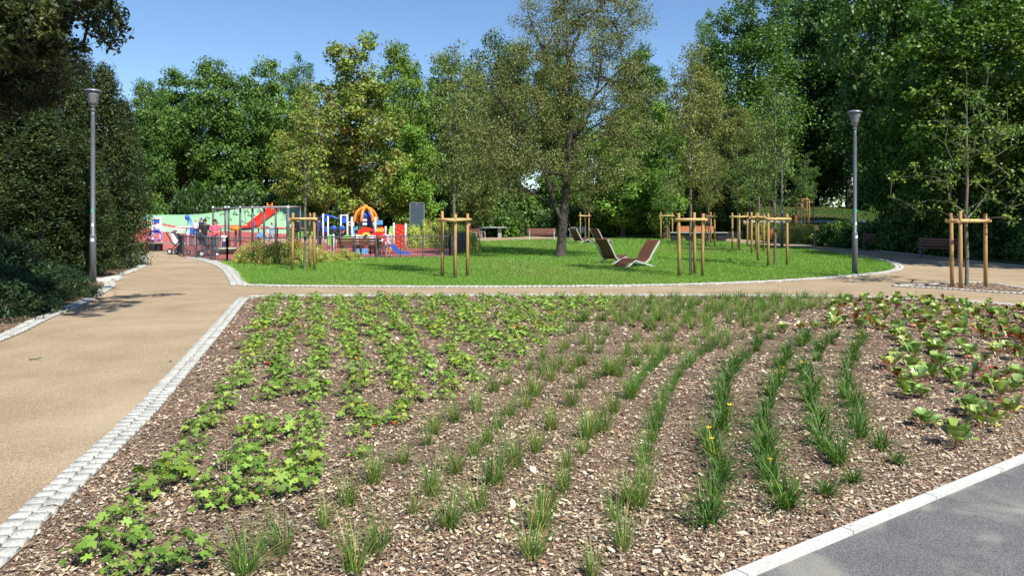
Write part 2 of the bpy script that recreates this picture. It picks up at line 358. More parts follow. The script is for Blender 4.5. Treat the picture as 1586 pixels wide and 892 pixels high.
# ------------------------------------------------------------ scatter helpers
def inside(P, poly):
    x, y = P[:, 0], P[:, 1]; c = np.zeros(len(P), bool); poly = np.array(poly); j = len(poly)-1
    for i in range(len(poly)):
        xi, yi = poly[i]; xj, yj = poly[j]
        if yi != yj: c ^= ((yi > y) != (yj > y)) & (x < (xj-xi)*(y-yi)/(yj-yi)+xi)
        j = i
    return c
def rand_unit(r, n):
    v = r.normal(size=(n, 3)); return v/np.linalg.norm(v, axis=1)[:, None]
def cards(c, nrm, ln, wd, r, tmpl=None, bend=0.25):
    """leaf shapes (template in u,v; -1..1) placed at c facing nrm"""
    n = len(c); t = rand_unit(r, n); u = np.cross(nrm, t); u /= np.linalg.norm(u, axis=1)[:, None]+1e-9; v = np.cross(nrm, u)
    T = np.array(tmpl if tmpl is not None else [(-1, 0), (-0.1, -1), (1, 0), (0.1, 1)], float); k = len(T)
    ln = np.asarray(ln).reshape(-1, 1, 1) if np.ndim(ln) else ln; wd = np.asarray(wd).reshape(-1, 1, 1) if np.ndim(wd) else wd
    V = c[:, None]+u[:, None]*(T[None, :, :1]*ln*0.5)+v[:, None]*(T[None, :, 1:]*wd*0.5)-nrm[:, None]*(T[None, :, 1:]**2*wd*bend*0.5)
    return V.reshape(-1, 3), np.arange(n*k).reshape(n, k)

# wood chips in the bed, denser where they can be told apart
def chips():
    r = np.random.default_rng(3); pts = []
    for (y0, y1, dens) in ((3.6, 5.5, 3600), (5.5, 7.5, 2300), (7.5, 10.5, 1100), (10.5, 18.5, 330)):
        x0, x1 = -7, 0.67*y1+1.5; n = int((x1-x0)*(y1-y0)*dens)
        p = np.c_[r.uniform(x0, x1, n), r.uniform(y0, y1, n)]
        p = p[(np.abs(p[:, 0]) < 0.68*p[:, 1]+1.2)]; pts.append(p[inside(p, BED)])
    P = np.concatenate(pts); n = len(P)
    kd = (P-np.array(AK0)) @ np.array([-AD[1], AD[0]]); P = P[kd > 0.085-.10*(r.random(n) < .05)]
    kx = np.interp(P[:, 1], np.array(KL)[:, 1], np.array(KL)[:, 0]); P = P[P[:, 0] > kx+.035-.03*(r.random(len(P)) < .1)]; n = len(P)
    c = np.c_[P, 0.012+r.random(n)*0.022]
    nr = rand_unit(r, n)*np.array([.45, .45, .2])+[0, 0, 1]; nr /= np.linalg.norm(nr, axis=1)[:, None]
    far = 1+sstep(6, 14, P[:, 1])*0.9
    ln = np.exp(r.normal(-3.90, .42, n))*far; ww = ln*r.uniform(.22, .62, n)
    V, F = cards(c, nr, ln, ww, r, [(-1, -.6), (.4, -1), (1, .1), (.1, 1), (-.9, .7)], 0.1)
    pal = np.array([(0.60, 0.48, 0.32), (0.49, 0.37, 0.235), (0.34, 0.235, 0.15), (0.22, 0.145, 0.09), (0.12, 0.082, 0.055), (0.38, 0.22, 0.13), (0.76, 0.67, 0.50), (0.44, 0.40, 0.32)])
    C = pal[r.choice(8, n, p=[.20, .17, .13, .13, .14, .06, .11, .06])]*r.uniform(.8, 1.15, (n, 1))
    damp = sum(np.sin(P[:, 0]*a+P[:, 1]*b_+c_) for a, b_, c_ in ((1.3, .7, .4), (-.9, 1.9, 2.1), (2.7, -1.1, 4.), (.5, 3.1, 1.))); wet = sstep(.8, 2.4, damp+r.normal(0, .5, n))[:, None]
    C = C*(1-.42*wet)
    tag(link('wood_chips', nmesh('wood_chips', V, F, attr_mat('wood_chip', 0.85, spec=0.2), C)), 'loose light and dark wood chips covering the bed', 'mulch', None, 'stuff')
    # twigs
    b = B(); rr = random.Random(4)
    for _ in range(260):
        Y = rr.uniform(4, 10); X = rr.uniform(-.6*Y, .6*Y)
        if not inside(np.array([[X, Y]]), BED)[0] or (np.array([X, Y])-AK0) @ np.array([-AD[1], AD[0]]) < .15: continue
        a = rr.uniform(0, PI); L = rr.uniform(.05, .17)
        b.tube([(X, Y, .03), (X+math.cos(a)*L*.5, Y+math.sin(a)*L*.5, .042), (X+math.cos(a)*L, Y+math.sin(a)*L+rr.uniform(-.02, .02), .03)], [.004, .004, .002], 5)
    tag(b.obj('twigs', mat('twig', (0.12, 0.08, 0.055), .8)), 'thin dark twigs scattered over the mulch', 'twigs', None, 'stuff')
    # island + left bed chips
    n = 5000; p = np.c_[r.uniform(9, 15.5, n), r.uniform(17.5, 22.5, n)]; p = p[inside(p, ISL)]; q = np.c_[r.uniform(-12, -6, n), r.uniform(10, 24, n)]
    q = q[inside(q, [(-30, -4)]+JUN+JUN2+[(-30, 40)])]; p = np.concatenate([p, q]); n = len(p)
    c = np.c_[p, 0.014+r.random(n)*0.02]; V, F = cards(c, np.tile([0., 0, 1], (n, 1))+rand_unit(r, n)*.25, r.uniform(.05, .09, n), r.uniform(.03, .05, n), r)
    tag(link('bark_chips', nmesh('bark_chips', V, F, attr_mat('wood_chip'), pal[r.choice(8, n)]*.8)), 'coarse bark chips round the island tree and under the hedge', 'mulch', None, 'stuff')
chips()

M_blade = attr_mat('grass_blade', 0.45, 0.4, tint=True)
# lawn grass
def lawn_grass():
    r = np.random.default_rng(5); pts = []
    for (y0, y1, dens) in ((20, 24, 1500), (24, 30, 800), (30, 42, 300), (42, 57, 110)):
        x0, x1 = -.42*y1, .62*y1; n = int((x1-x0)*(y1-y0)*dens)
        p = np.c_[r.uniform(x0, x1, n), r.uniform(y0, y1, n)]; pts.append(p[inside(p, LAWN)])
    P = np.concatenate(pts); n = len(P)
    h = r.uniform(.045, .10, n)*(1+sstep(26, 50, P[:, 1])*.6); wdt = .006+.0005*P[:, 1]
    a = r.uniform(0, 2*PI, n); d = np.c_[np.cos(a), np.sin(a), np.zeros(n)]; ln = rand_unit(r, n)*np.array([.6, .6, 0])*h[:, None]
    b0 = np.c_[P, np.full(n, .008)]
    V = np.stack([b0-d*wdt[:, None]/2, b0+d*wdt[:, None]/2, b0+ln+np.c_[np.zeros((n, 2)), h]], 1).reshape(-1, 3)
    F = np.arange(3*n).reshape(n, 3)
    dry = np.clip(np.sin(P[:, 0]*.37+1.1)*np.sin(P[:, 1]*.29+np.sin(P[:, 0]*.5))+r.normal(0, .45, n)-.25, 0, 1)[:, None]; g = .5+.5*np.sin(P[:, 0]*.9+np.sin(P[:, 1]*.7)*1.7)*np.sin(P[:, 1]*.55+np.cos(P[:, 0]*.6)); 
    C = np.stack([0.165+.10*r.random(n)+.03*g, 0.31+.14*r.random(n)+.05*g, 0.045+.04*r.random(n)], 1)
    C = C*(1-dry*.7)+np.array([[.34, .36, .11]])*dry*.7
    tag(link('lawn_grass', nmesh('lawn_grass', V, F, M_blade, C)), 'short bright green lawn grass', 'grass', None, 'stuff')
lawn_grass()
def bank_grass():
    r = np.random.default_rng(6); n = 60000
    P = np.c_[r.uniform(8, 42, n), r.uniform(58, 80, n)]; z = terr(P[:, 0], P[:, 1])
    P2 = np.c_[r.uniform(14, 24, 6000), r.uniform(24, 30, 6000)]
    h = r.uniform(.06, .16, n); a = r.uniform(0, 2*PI, n); d = np.c_[np.cos(a), np.sin(a), np.zeros(n)]*.03
    b0 = np.c_[P, z-.01]
    V = np.stack([b0-d, b0+d, b0+np.c_[r.normal(0, .04, (n, 2)), h]], 1).reshape(-1, 3)
    m = (np.sin(P[:, 0]*.5+1)+np.sin(P[:, 1]*.9)+r.normal(0, .4, n)) > .6
    C = np.where(m[:, None], np.array([[.20, .17, .07]]), np.array([[.09, .19, .03]]))*r.uniform(.7, 1.2, (n, 1))
    tag(link('bank_grass', nmesh('bank_grass', V, np.arange(3*n).reshape(n, 3), M_blade, C)), 'rough part dried grass on the bank at the back', 'grass', None, 'stuff')
bank_grass()

# ------------------------------------------------------------ bed plants
def blades(r, n, L, wd, lean, spread, cols, droop=0.5, segs=4):
    """arching grass blades as tapered ribbons"""
    a = r.uniform(0, 2*PI, n); rad = r.random(n)**.6*spread; base = np.c_[np.cos(a)*rad, np.sin(a)*rad, np.zeros(n)]
    az = a+r.normal(0, .9, n); out = np.c_[np.cos(az), np.sin(az), np.zeros(n)]; side = np.c_[-np.sin(az), np.cos(az), np.zeros(n)]
    ll = L*r.uniform(.45, 1.1, n); th = np.abs(r.normal(lean, lean*.55, n)); p = base.copy(); rows = []
    for k in range(segs+1):
        q = k/segs; w_ = wd*(1-q**2.2)*(.7+.3*min(1, q*4))+.0004
        rows.append(np.stack([p-side*w_/2, p+side*w_/2], 1))
        ang = th+droop*q*1.6*(.4+th)
        p = p+(out*np.sin(ang)[:, None]+np.array([0, 0, 1])*np.cos(ang)[:, None])*(ll/segs)[:, None]
    V = np.concatenate([x[:, None] for x in rows], 1).reshape(n, -1, 3); k2 = (segs+1)*2
    F = np.concatenate([np.array([[2*k, 2*k+1, 2*k+3, 2*k+2]]) for k in range(segs)])
    F = (F[None]+np.arange(n)[:, None, None]*k2).reshape(-1, 4)
    c = np.array(cols)[r.choice(len(cols), n)]*r.uniform(.75, 1.2, (n, 1)); C = np.repeat(c, segs, 0)
    return V.reshape(-1, 3), F, C
GR = [(.055, .13, .025), (.07, .16, .03), (.09, .19, .04), (.12, .20, .05), (.22, .22, .09), (.30, .26, .13)]
DL = [(.06, .13, .025), (.085, .17, .035), (.12, .22, .045), (.15, .25, .055), (.10, .19, .04)]
def tuft_mesh(seed, n, L, wd, lean, spread, cols, droop=.5):
    r = np.random.default_rng(seed); V, F, C = blades(r, n, L, wd, lean, spread, cols, droop); C = C*(1.1 if wd > .01 else 1.3); return nmesh('grass_tuft', V, F, M_blade, C)
tufts = [tuft_mesh(10+i, 70+i*14, .30, .0042, .34+.05*i, .04, GR, .5) for i in range(5)]
darkt = [tuft_mesh(20+i, 90, .29, .0042, .36, .05, GR[:4], .5) for i in range(4)]
lilym = [tuft_mesh(30+i, 56+i*6, .33, .011, .50, .05, DL, .8) for i in range(5)]

LOBE = []
for k in range(14):
    a = PI*2*k/14+PI/14; rr_ = (1.0 if k % 2 == 0 else .52)
    if k in (6, 7): rr_ *= .55
    LOBE.append((math.cos(a)*rr_, math.sin(a)*rr_))
LOBE = []
for k, (a, q) in enumerate([(0, 1), (9, .78), (17, .84), (27, .42), (40, .72), (52, .98), (62, .78), (74, .80), (88, .40), (104, .70), (118, .86), (132, .66), (150, .55), (168, .18)]):
    LOBE.append((math.cos(R(a))*q, math.sin(R(a))*q))
LOBE = LOBE+[(x, -y) for x, y in LOBE[:0:-1]]
LV = [(.14, .25, .03), (.20, .33, .05), (.27, .42, .065), (.32, .48, .085), (.22, .36, .055), (.12, .22, .03), (.28, .40, .07)]
def lobed_mesh(seed, n, red=0):
    r = np.random.default_rng(seed)
    a = r.uniform(0, 2*PI, n); rad = .03+.15*r.random(n)**.7; h = .035+.15*r.random(n)*(1-rad/.30)
    c = np.c_[np.cos(a)*rad, np.sin(a)*rad, h]; nr = np.c_[np.cos(a)*.4, np.sin(a)*.4, np.ones(n)]+rand_unit(r, n)*.45; nr /= np.linalg.norm(nr, axis=1)[:, None]
    sz = r.uniform(.036, .098, n)
    V1, F1 = cards(c, nr, sz, sz, r, LOBE, .28)
    cc = np.array(LV)[r.choice(len(LV), n)]*r.uniform(.8, 1.15, (n, 1))
    for k in range(red): cc[k] = [(.55, .06, .03), (.55, .22, .08), (.50, .42, .06)][k % 3]
    # stalks
    b0 = np.c_[np.cos(a)*.012, np.sin(a)*.012, np.zeros(n)]; sd = np.c_[-np.sin(a), np.cos(a), np.zeros(n)]*.0018
    V2 = np.stack([b0-sd, b0+sd, c+sd, c-sd], 1).reshape(-1, 3); F2 = np.arange(4*n).reshape(n, 4)+len(V1)
    return nmesh('lobed_plant', np.concatenate([V1, V2]), [F1, F2], M_pleaf, np.concatenate([cc, np.tile([[.13, .16, .05]], (n, 1))]))
M_pleaf = attr_mat('plant_leaf', 0.5, 0.22, tint=True)
lobed = [lobed_mesh(40+i, 28+i % 3*7, 1 if i in (2,) else (3 if i == 5 else 0)) for i in range(7)]
BERG = [(-1, 0), (-.9, -.12), (-.45, -.35), (0, -.82), (.5, -1), (.9, -.62), (1, 0), (.9, .62), (.5, 1), (0, .82), (-.45, .35), (-.9, .12)]
M_berg = attr_mat('thick_leaf', 0.28, 0.1, spec=0.5, tint=True)
def berg_mesh(seed, n, kind):
    r = np.random.default_rng(seed); V = []; F = []; C = []; o = 0
    for i in range(n):
        a = r.uniform(0, 2*PI); el = r.uniform(.55, 1.4); L = r.uniform(.09, .155); wd = L*r.uniform(.36, .46)
        d = np.array([math.cos(a)*math.cos(el), math.sin(a)*math.cos(el), math.sin(el)]); sd = np.array([-math.sin(a), math.cos(a), 0]); up = np.cross(d, sd); up *= np.sign(up[2]+1e-6)
        st = r.uniform(.04, .12); b0 = np.array([math.cos(a), math.sin(a), 0])*.02; tp = b0+d*st
        ctr = tp+d*L/2
        K = 5
        for k in range(K+1):                       # curved blade, rows across
            q = k/K; w_ = wd*math.sin(PI*min(1, .12+q*.86))**.7*(.55+.45*min(1, q*1.8))
            cp = tp+d*L*q*(1-.10*q)-np.array([0, 0, 1])*L*.34*q*q+up*0
            for s, cu in ((-1, .22), (-.5, .05), (0, 0), (.5, .05), (1, .22)): V.append(cp+sd*w_*s*(1 if k < K else .5)+up*w_*cu)
        for k in range(K):
            for j in range(4): F.append((o+k*5+j, o+k*5+j+1, o+k*5+j+6, o+k*5+j+5))
        pal = [(.17, .27, .05), (.24, .35, .07), (.31, .42, .10), (.13, .21, .045), (.38, .46, .15)]; c = np.array(pal[r.integers(5)])
        x = r.random()
        if x < .07+.06*kind: c = np.array([(.50, .06, .05), (.30, .07, .04), (.62, .28, .16), (.16, .06, .035)][r.integers(4)])
        elif x > .94: c = np.array((.50, .50, .14))
        C += [c*r.uniform(.85, 1.15)]*(K*4); o += (K+1)*5
        V += [b0-sd*.004, b0+sd*.004, tp+sd*.004, tp-sd*.004]; F.append((o, o+1, o+2, o+3)); C.append(np.array((.30, .20, .10))); o += 4
    return nmesh('bergenia', np.array(V), np.array(F), M_berg, C, smooth=True)
bergs = [berg_mesh(60+i, 14+i % 3*4, i % 3) for i in range(7)]

PX = lambda X, Y: (793+X*FPX/Y, 330+CAMH*FPX/Y)
def in_px(x, y, poly): return inside(np.array([[x, y]]), poly)[0]
def in_bed(X, Y, mar=.12):
    return inside(np.array([[X, Y]]), BED)[0] and (np.array([X, Y])-AK0) @ np.array([-AD[1], AD[0]]) > mar+.1
def plant(name, me, X, Y, s, label, cat, group, rz=None, col=None):
    o = link(name, me); o.location = (X, Y, .012); o.scale = (s, s, s*random.uniform(.9, 1.1)); o.rotation_euler = (random.uniform(-.06, .06), random.uniform(-.06, .06), random.uniform(0, 6.28) if rz is None else rz)
    if col: o.color = (*col, 1)
    return tag(o, label, cat, group)

# lobed plants in rows that follow the left kerb
LB = [(100, 905), (240, 905), (330, 850), (420, 790), (520, 735), (590, 690), (680, 645), (740, 605), (800, 565), (855, 530), (890, 505), (950, 480), (960, 460.5), (380, 460.5), (60, 860)]
KLr = resample(KL, .05)
cand = []
for row in range(26):
    off = .60+row*.455; P = resample(offset(KLr, off), .255 if row < 5 else .25); k = 0
    for (X, Y) in P:
        X += random.gauss(0, .075); Y += random.gauss(0, .09)
        if Y < 3.9 or Y > 17.9: continue
        x, y = PX(X, Y)
        if not in_px(x, y, LB) or not in_bed(X, Y) or random.random() < (.04 if Y > 9 else .08): continue
        k += 1; cand.append((row, k, X, Y))
cand.sort(key=lambda c: c[3])
extra = cand[300:]; cand = cand[:300]
for row, k, X, Y in cand:
    s = random.uniform(.7, 1.2)*(1.0 if Y > 6 else 1.15)
    v = random.random(); col = (1, 1, 1) if v < .7 else ((1.25, 1.05, .8) if v < .85 else (.8, .85, .9))
    me = lobed[random.choice([0, 1, 2, 3, 4, 6, 0, 1, 3, 4] if Y < 12 and random.random() < .9 else [0, 1, 2, 3, 4, 5, 6, 5])]
    plant('leafy_plant', me, X, Y, s, f'lobed-leaf plant, {ordn(k)} from front in the {ordn(row+1)} row from the sett kerb', 'plant', 'lobed-leaf plants in the bed', col=col)
def stuff_copy(name, items, meshes, m, label, cat):
    V = []; F = []; C = []; o = 0
    for X, Y, s in items:
        me = random.choice(meshes); n = len(me.vertices); v = np.empty(n*3, np.float32); me.vertices.foreach_get('co', v); v = v.reshape(-1, 3)*s
        a = random.uniform(0, 6.28); R_ = np.array([[math.cos(a), -math.sin(a), 0], [math.sin(a), math.cos(a), 0], [0, 0, 1]]); V.append(v @ R_.T+[X, Y, .012])
        tot = np.empty(len(me.polygons), np.int32); me.polygons.foreach_get('loop_total', tot); li = np.empty(len(me.loops), np.int32); me.loops.foreach_get('vertex_index', li)
        cl = np.empty(len(me.loops)*4, np.float32); me.color_attributes['Col'].data.foreach_get('color', cl); cl = cl.reshape(-1, 4)
        st = np.r_[0, np.cumsum(tot)[:-1]]
        for k in np.unique(tot):
            w_ = st[tot == k]; F.append(((li[w_[:, None]+np.arange(k)])+o)); C.append(cl[w_, :3])
        o += n
    g = {}
    for f, c in zip(F, C): g.setdefault(f.shape[1], []).append((f, c))
    FF = [np.concatenate([q[0] for q in v]) for v in g.values()]; CC = np.concatenate([np.concatenate([q[1] for q in v]) for v in g.values()])
    tag(link(name, nmesh(name, np.concatenate(V), FF, m, CC)), label, cat, None, 'stuff')
if extra: stuff_copy('leafy_plants', [(X, Y, random.uniform(.75, 1.15)) for _, _, X, Y in extra], lobed, M_pleaf, 'far spread of lobed-leaf plants at the back of the bed', 'plants')

# grass tufts
tf = [(704, 655), (738, 640), (786, 597), (766, 608), (788, 647), (816, 634), (829, 614), (898, 569), (853, 592), (886, 631), (901, 603), (944, 582), (978, 619), (952, 640), (933, 670), (853, 668), (771, 666), (663, 692), (674, 672),
      (734, 709), (754, 690), (831, 701), (797, 726), (909, 683), (903, 707), (626, 720), (708, 735), (766, 752), (875, 763), (879, 727), (846, 791), (838, 820), (741, 796), (667, 770), (641, 800), (697, 820), (952, 809), (972, 780),
      (965, 854), (823, 869), (540, 785), (502, 820), (582, 750), (437, 860), (548, 890), (585, 858), (905, 568), (944, 583), (966, 566), (1050, 549), (1001, 549), (950, 642), (910, 682), (1001, 752), (917, 896), (380, 893),
      (1122, 541), (1149, 527), (1176, 517), (1092, 524), (1115, 526), (1075, 536), (1129, 502), (1151, 508), (1164, 505), (1183, 497), (1210, 493), (1236, 492), (820, 575), (842, 560), (870, 548), (905, 535), (930, 548), (880, 520), (940, 520), (985, 530), (1020, 530), (960, 505), (1000, 510), (1045, 515), (860, 575), (990, 790), (1055, 508)]
rowdark = [(976, 618), (984, 605), (991, 595), (998, 586), (1006, 577), (1015, 570), (1024, 560), (1032, 550), (997, 722), (1004, 702), (1010, 685), (1014, 668), (1020, 652), (1023, 638), (1030, 622), (1038, 608), (1046, 596), (1054, 586), (1064, 573), (1074, 563), (1086, 553), (1098, 546)]
far = []
for y in np.arange(464, 503, 5.0):
    for x in np.arange(880+(503-y)*.6, 1330, 15-(503-y)*.08):
        x2 = x+random.uniform(-7, 7); y2 = y+random.uniform(-2, 2)
        if in_px(x2, y2, [(840, 510), (890, 500), (955, 480), (960, 462), (1335, 463), (1290, 480), (1205, 490), (1190, 515), (1000, 512)]) and random.random() < .82: far.append((x2, y2))
mid = []
for y in np.arange(505, 600, 9.0):
    for x in np.arange(800, 1230, 30+(y-505)*.12):
        x2 = x+random.uniform(-10, 10); y2 = y+random.uniform(-4, 4)
        if in_px(x2, y2, [(790, 590), (850, 545), (890, 508), (1000, 500), (1190, 498), (1195, 522), (1120, 538), (1040, 545), (985, 575), (930, 600)]) and random.random() < .62 and all(abs(x2-a)+2*abs(y2-b_) > 16 for a, b_ in tf): mid.append((x2, y2))
tf += mid
def put_tufts(lst, meshes, name, what, cat, group, smin, smax, band=26):
    lst = sorted(lst, key=lambda q: -q[1]); rows = {}
    for q in lst: rows.setdefault(int((905-q[1])//(band if q[1] > 560 else band*.5)), []).append(q)
    for ri, key in enumerate(sorted(rows)):
        for k, (x, y) in enumerate(sorted(rows[key])):
            X, Y = G(x, y)
            if not in_bed(X, Y, .05): continue
            plant(name, random.choice(meshes), X, Y, random.uniform(smin, smax), what.format(k=ordn(k+1), r=ordn(ri+1)), cat, group, col=random.choice([(1.15, 1.15, 1), (1.4, 1.3, 1.05), (1, 1.02, .9), (1.25, 1.3, 1)]))
put_tufts(tf, tufts, 'grass_tuft', 'thin wispy grass tuft, {k} from left in the {r} band of tufts from the front', 'grass tuft', 'grass tufts planted in the bed', .7, 1.25)
put_tufts(rowdark, darkt, 'grass_tuft', 'dense dark grass tuft, {k} from left in the {r} band of the slanting line', 'grass tuft', 'dense grass tufts in slanting lines', .65, 1.1)
put_tufts(far, tufts+lilym[:2], 'grass_tuft', 'small grass tuft near the bed back edge, {k} from left in {r} band', 'grass tuft', 'grass tufts along the back of the bed', .75, 1.05)
# daylilies in four rows
lily_rows = [[(1090, 815), (1099, 792), (1106, 768), (1112, 748), (1108, 728), (1105, 706), (1104, 688), (1107, 670), (1112, 652), (1114, 636), (1118, 620), (1124, 606), (1130, 592), (1138, 578), (1147, 566), (1156, 555), (1168, 545), (1182, 535), (1198, 526)],
             [(1213, 790), (1203, 766), (1194, 746), (1190, 728), (1182, 706), (1178, 688), (1182, 668), (1190, 650), (1194, 633), (1196, 616), (1200, 600), (1206, 586), (1212, 572), (1219, 560), (1228, 548), (1240, 537), (1252, 528)],
             [(1295, 722), (1284, 706), (1272, 690), (1266, 672), (1262, 655), (1258, 640), (1255, 624), (1252, 608), (1249, 592), (1247, 577), (1258, 560), (1272, 546), (1284, 534), (1292, 524)],
             [(1336, 680), (1328, 664), (1323, 648), (1318, 632), (1309, 618), (1308, 602), (1310, 587), (1314, 573), (1318, 560), (1322, 548), (1328, 536), (1334, 526)]]
M_flower = mat('yellow_petal', (0.80, 0.50, 0.04), .5)
def flower(parent, h):
    b = B(); a = random.uniform(0, 6.28); q = random.uniform(.04, .10); c = Vector((math.cos(a)*q, math.sin(a)*q, h))
    for k in range(6):
        d = Vector((math.cos(k*PI/3), math.sin(k*PI/3), .55)); sd = Vector((-math.sin(k*PI/3), math.cos(k*PI/3), 0))
        b.add([c, c+d*.014+sd*.007, c+d*.03, c+d*.014-sd*.007], [(0, 1, 2, 3)])
    b.tube([(c.x*.2, c.y*.2, 0), (c.x*.8, c.y*.8, h*.6), c], [.0025, .002, .002], 5)
    b.obj('flower', M_flower, parent)
for ri, row in enumerate(lily_rows):
    for k, (x, y) in enumerate(row):
        X, Y = G(x, y); X += random.gauss(0, .03)
        o = plant('daylily', random.choice(lilym), X, Y, random.uniform(.74, 1.15), f'arching daylily clump, {ordn(k+1)} from the front in the {ordn(ri+1)} daylily row', 'daylily', 'daylilies in four curving rows', col=random.choice([(1, 1, 1), (1.12, 1.08, 1), (.9, .95, 1)]))
        if random.random() < .11: flower(o, random.uniform(.13, .24))
for lab, (x, y), s in (('small loose daylily clump alone at the right end of the rows', (1365, 697), .8), ('sparse thin daylily clump in open mulch below the third row', (1280, 770), .7), ('sparse low daylily clump just right of the sparse thin one', (1320, 750), .65), ('smallest daylily shoot near the asphalt edge', (1390, 720), .6)):
    X, Y = G(x, y); plant('daylily', lilym[3], X, Y, s, lab, 'daylily', 'daylilies in four curving rows')
# bergenias
bl = [(1405, 615), (1429, 618), (1432, 662), (1482, 692), (1503, 642), (1523, 665), (1566, 642), (1492, 611), (1469, 591), (1455, 571), (1392, 588), (1388, 553), (1410, 575), (1570, 608), (1519, 566), (1580, 560), (1545, 620), (1213, 516), (1240, 513), (1262, 512), (1290, 510), (1305, 502), (1380, 572), (1400, 602), (1422, 598), (1442, 588), (1415, 556), (1482, 596), (1502, 586), (1532, 600), (1552, 588), (1440, 548), (1512, 650), (1542, 656), (1582, 596), (1350, 500), (1366, 512), (1384, 524), (1402, 532)]
for y in np.arange(466, 560, 7.0):
    for x in np.arange(1300-(y-466)*.1, 1640, 19+(y-466)*.26):
        x2 = x+random.uniform(-8, 8); y2 = y+random.uniform(-2, 2)
        if y2 > 515 and x2 < 1376+(y2-515)*.4: continue
        if random.random() < (.88 if y < 515 else .66): bl.append((x2, y2))
bl = sorted(bl, key=lambda q: -q[1]); rows = {}
for q in bl: rows.setdefault(int((705-q[1])//20), []).append(q)
for ri, key in enumerate(sorted(rows)):
    for k, (x, y) in enumerate(sorted(rows[key])):
        X, Y = G(x, y)
        if not in_bed(X, Y, .1): continue
        plant('bergenia', random.choice(bergs), X, Y, random.uniform(.78, 1.2), f'thick-leaved bergenia, {ordn(k+1)} from the left in the {ordn(ri+1)} band from the front', 'bergenia', 'bergenias at the right of the bed', col=random.choice([(1, 1, 1), (1.1, 1, .9), (.9, 1, 1)]))

# ------------------------------------------------------------ trees
M_bark = mat('bark', (0.075, 0.06, 0.045), .9, var=.35, scale=14, bump=.8, bscale=26, stretch=(1, 1, .25))
M_bark2 = mat('pale_bark', (0.135, 0.12, 0.09), .9, var=.3, scale=20, bump=.5, bscale=40, stretch=(1, 1, .3))
M_leaf = attr_mat('tree_leaf', 0.45, 0.22, spec=0.3, tint=True)
def skeleton(r, trunk, clumps, jit=.25):
    """grow a branch net: each clump joins the nearest node below and inside it"""
    nodes = [np.array(p, float) for p in trunk]; par = [-1]+list(range(len(trunk)-1)); ax = nodes[-1]
    order = np.argsort([np.linalg.norm(c[:2]-nodes[0][:2])*1.0+abs(c[2]-trunk[len(trunk)//2][2])*.35 for c in clumps]); leafnode = []
    for ci in order:
        c = clumps[ci]; N = np.array(nodes); d = np.linalg.norm(N-c, axis=1); pen = np.maximum(0, N[:, 2]-c[2]+.2*d)*1.6
        pen += (np.arange(len(N)) == 0)*5
        k = int(np.argmin(d+pen)); L = d[k]; p = N[k]
        if L > .8:
            m1 = p+(c-p)*.5+r.normal(0, 1, 3)*L*.07+np.array([0, 0, L*.05]); nodes.append(m1); par.append(k); k = len(nodes)-1
        nodes.append(c); par.append(k); leafnode.append(len(nodes)-1)
    cnt = np.zeros(len(nodes)); cnt[leafnode] = 1
    for i in range(len(nodes)-1, 0, -1): cnt[par[i]] += cnt[i]
    return nodes, par, np.maximum(cnt, 1)
def branch_mesh(name, nodes, par, cnt, r0, m, nside=7, rmin=.012, expo=.5, taper_base=1.35):
    b = B(); mx = cnt[0]; rad = np.maximum(rmin, r0*(cnt/mx)**expo)
    for i in range(1, len(nodes)):
        p = par[i]; ns = nside if rad[i] > .04 else 4
        ra = rad[p] if (i == p+1 and p < 8) else min(rad[p], rad[i]*1.25)
        if p == 0: ra = rad[0]*taper_base
        b.tube([nodes[p], nodes[i]], [ra, rad[i]], ns, caps=False)
    me = bpy.data.meshes.new(name); me.from_pydata(b.V, [], b.F); me.materials.append(m); me.polygons.foreach_set('use_smooth', [True]*len(b.F)); return me
def crown_mesh(r, clumps, cr, nleaf, leaf, pal, flat=.65, up=.5, tmpl=None, aspect=.6, cvar=.22, gain=1.55):
    n = len(clumps); k = r.poisson(nleaf, n); tot = k.sum(); ci = np.repeat(np.arange(n), k); C0 = np.array(clumps)[ci]
    rad = (np.asarray(cr) if np.ndim(cr) else np.full(n, cr))[ci]*1.0
    d = rand_unit(r, tot); q = r.random(tot)**.45; off = d*(q*rad)[:, None]; off[:, 2] *= flat
    off += np.sin(off[:, [1, 2, 0]]*7/rad[:, None])*rad[:, None]*.12
    nr = d*.55+np.array([0, 0, up])+rand_unit(r, tot)*.65; nr /= np.linalg.norm(nr, axis=1)[:, None]
    ln = leaf*r.uniform(.65, 1.3, tot); V, F = cards(C0+off, nr, ln, ln*aspect, r, tmpl, .3)
    cc = np.array(pal)[r.choice(len(pal), n)]*r.uniform(1-cvar, 1+cvar, (n, 1)); lc = cc[ci]*.65+np.array(pal)[r.choice(len(pal), tot)]*.35
    return nmesh('crown', V, F, M_leaf, lc*r.uniform(.75, 1.25, (tot, 1))*gain*np.array([1.0, 1, .95]))
def lobes_pts(r, lobes, n, shell=.5):
    w_ = np.array([l[3]*l[4]*l[5] for l in lobes])**.75; w_ /= w_.sum(); ci = r.choice(len(lobes), n, p=w_); L = np.array(lobes)[ci]
    d = rand_unit(r, n); q = shell+(1-shell)*r.random(n)**.7; return L[:, :3]+d*L[:, 3:6]*q[:, None]
def make_tree(seed, trunk, lobes, nclump, cr, nleaf, leaf, pal, r0=.22, bark=None, shell=.45, crv=.35, expo=.5, **kw):
    r = np.random.default_rng(seed); P = lobes_pts(r, lobes, nclump, shell); P = P[P[:, 2] > .6]
    nodes, par, cnt = skeleton(r, trunk, P); tm = branch_mesh('trunk', nodes, par, cnt, r0, bark or M_bark, expo=expo)
    return tm, crown_mesh(r, P, cr*r.uniform(1-crv, 1+crv, len(P)), nleaf, leaf, pal, **kw)
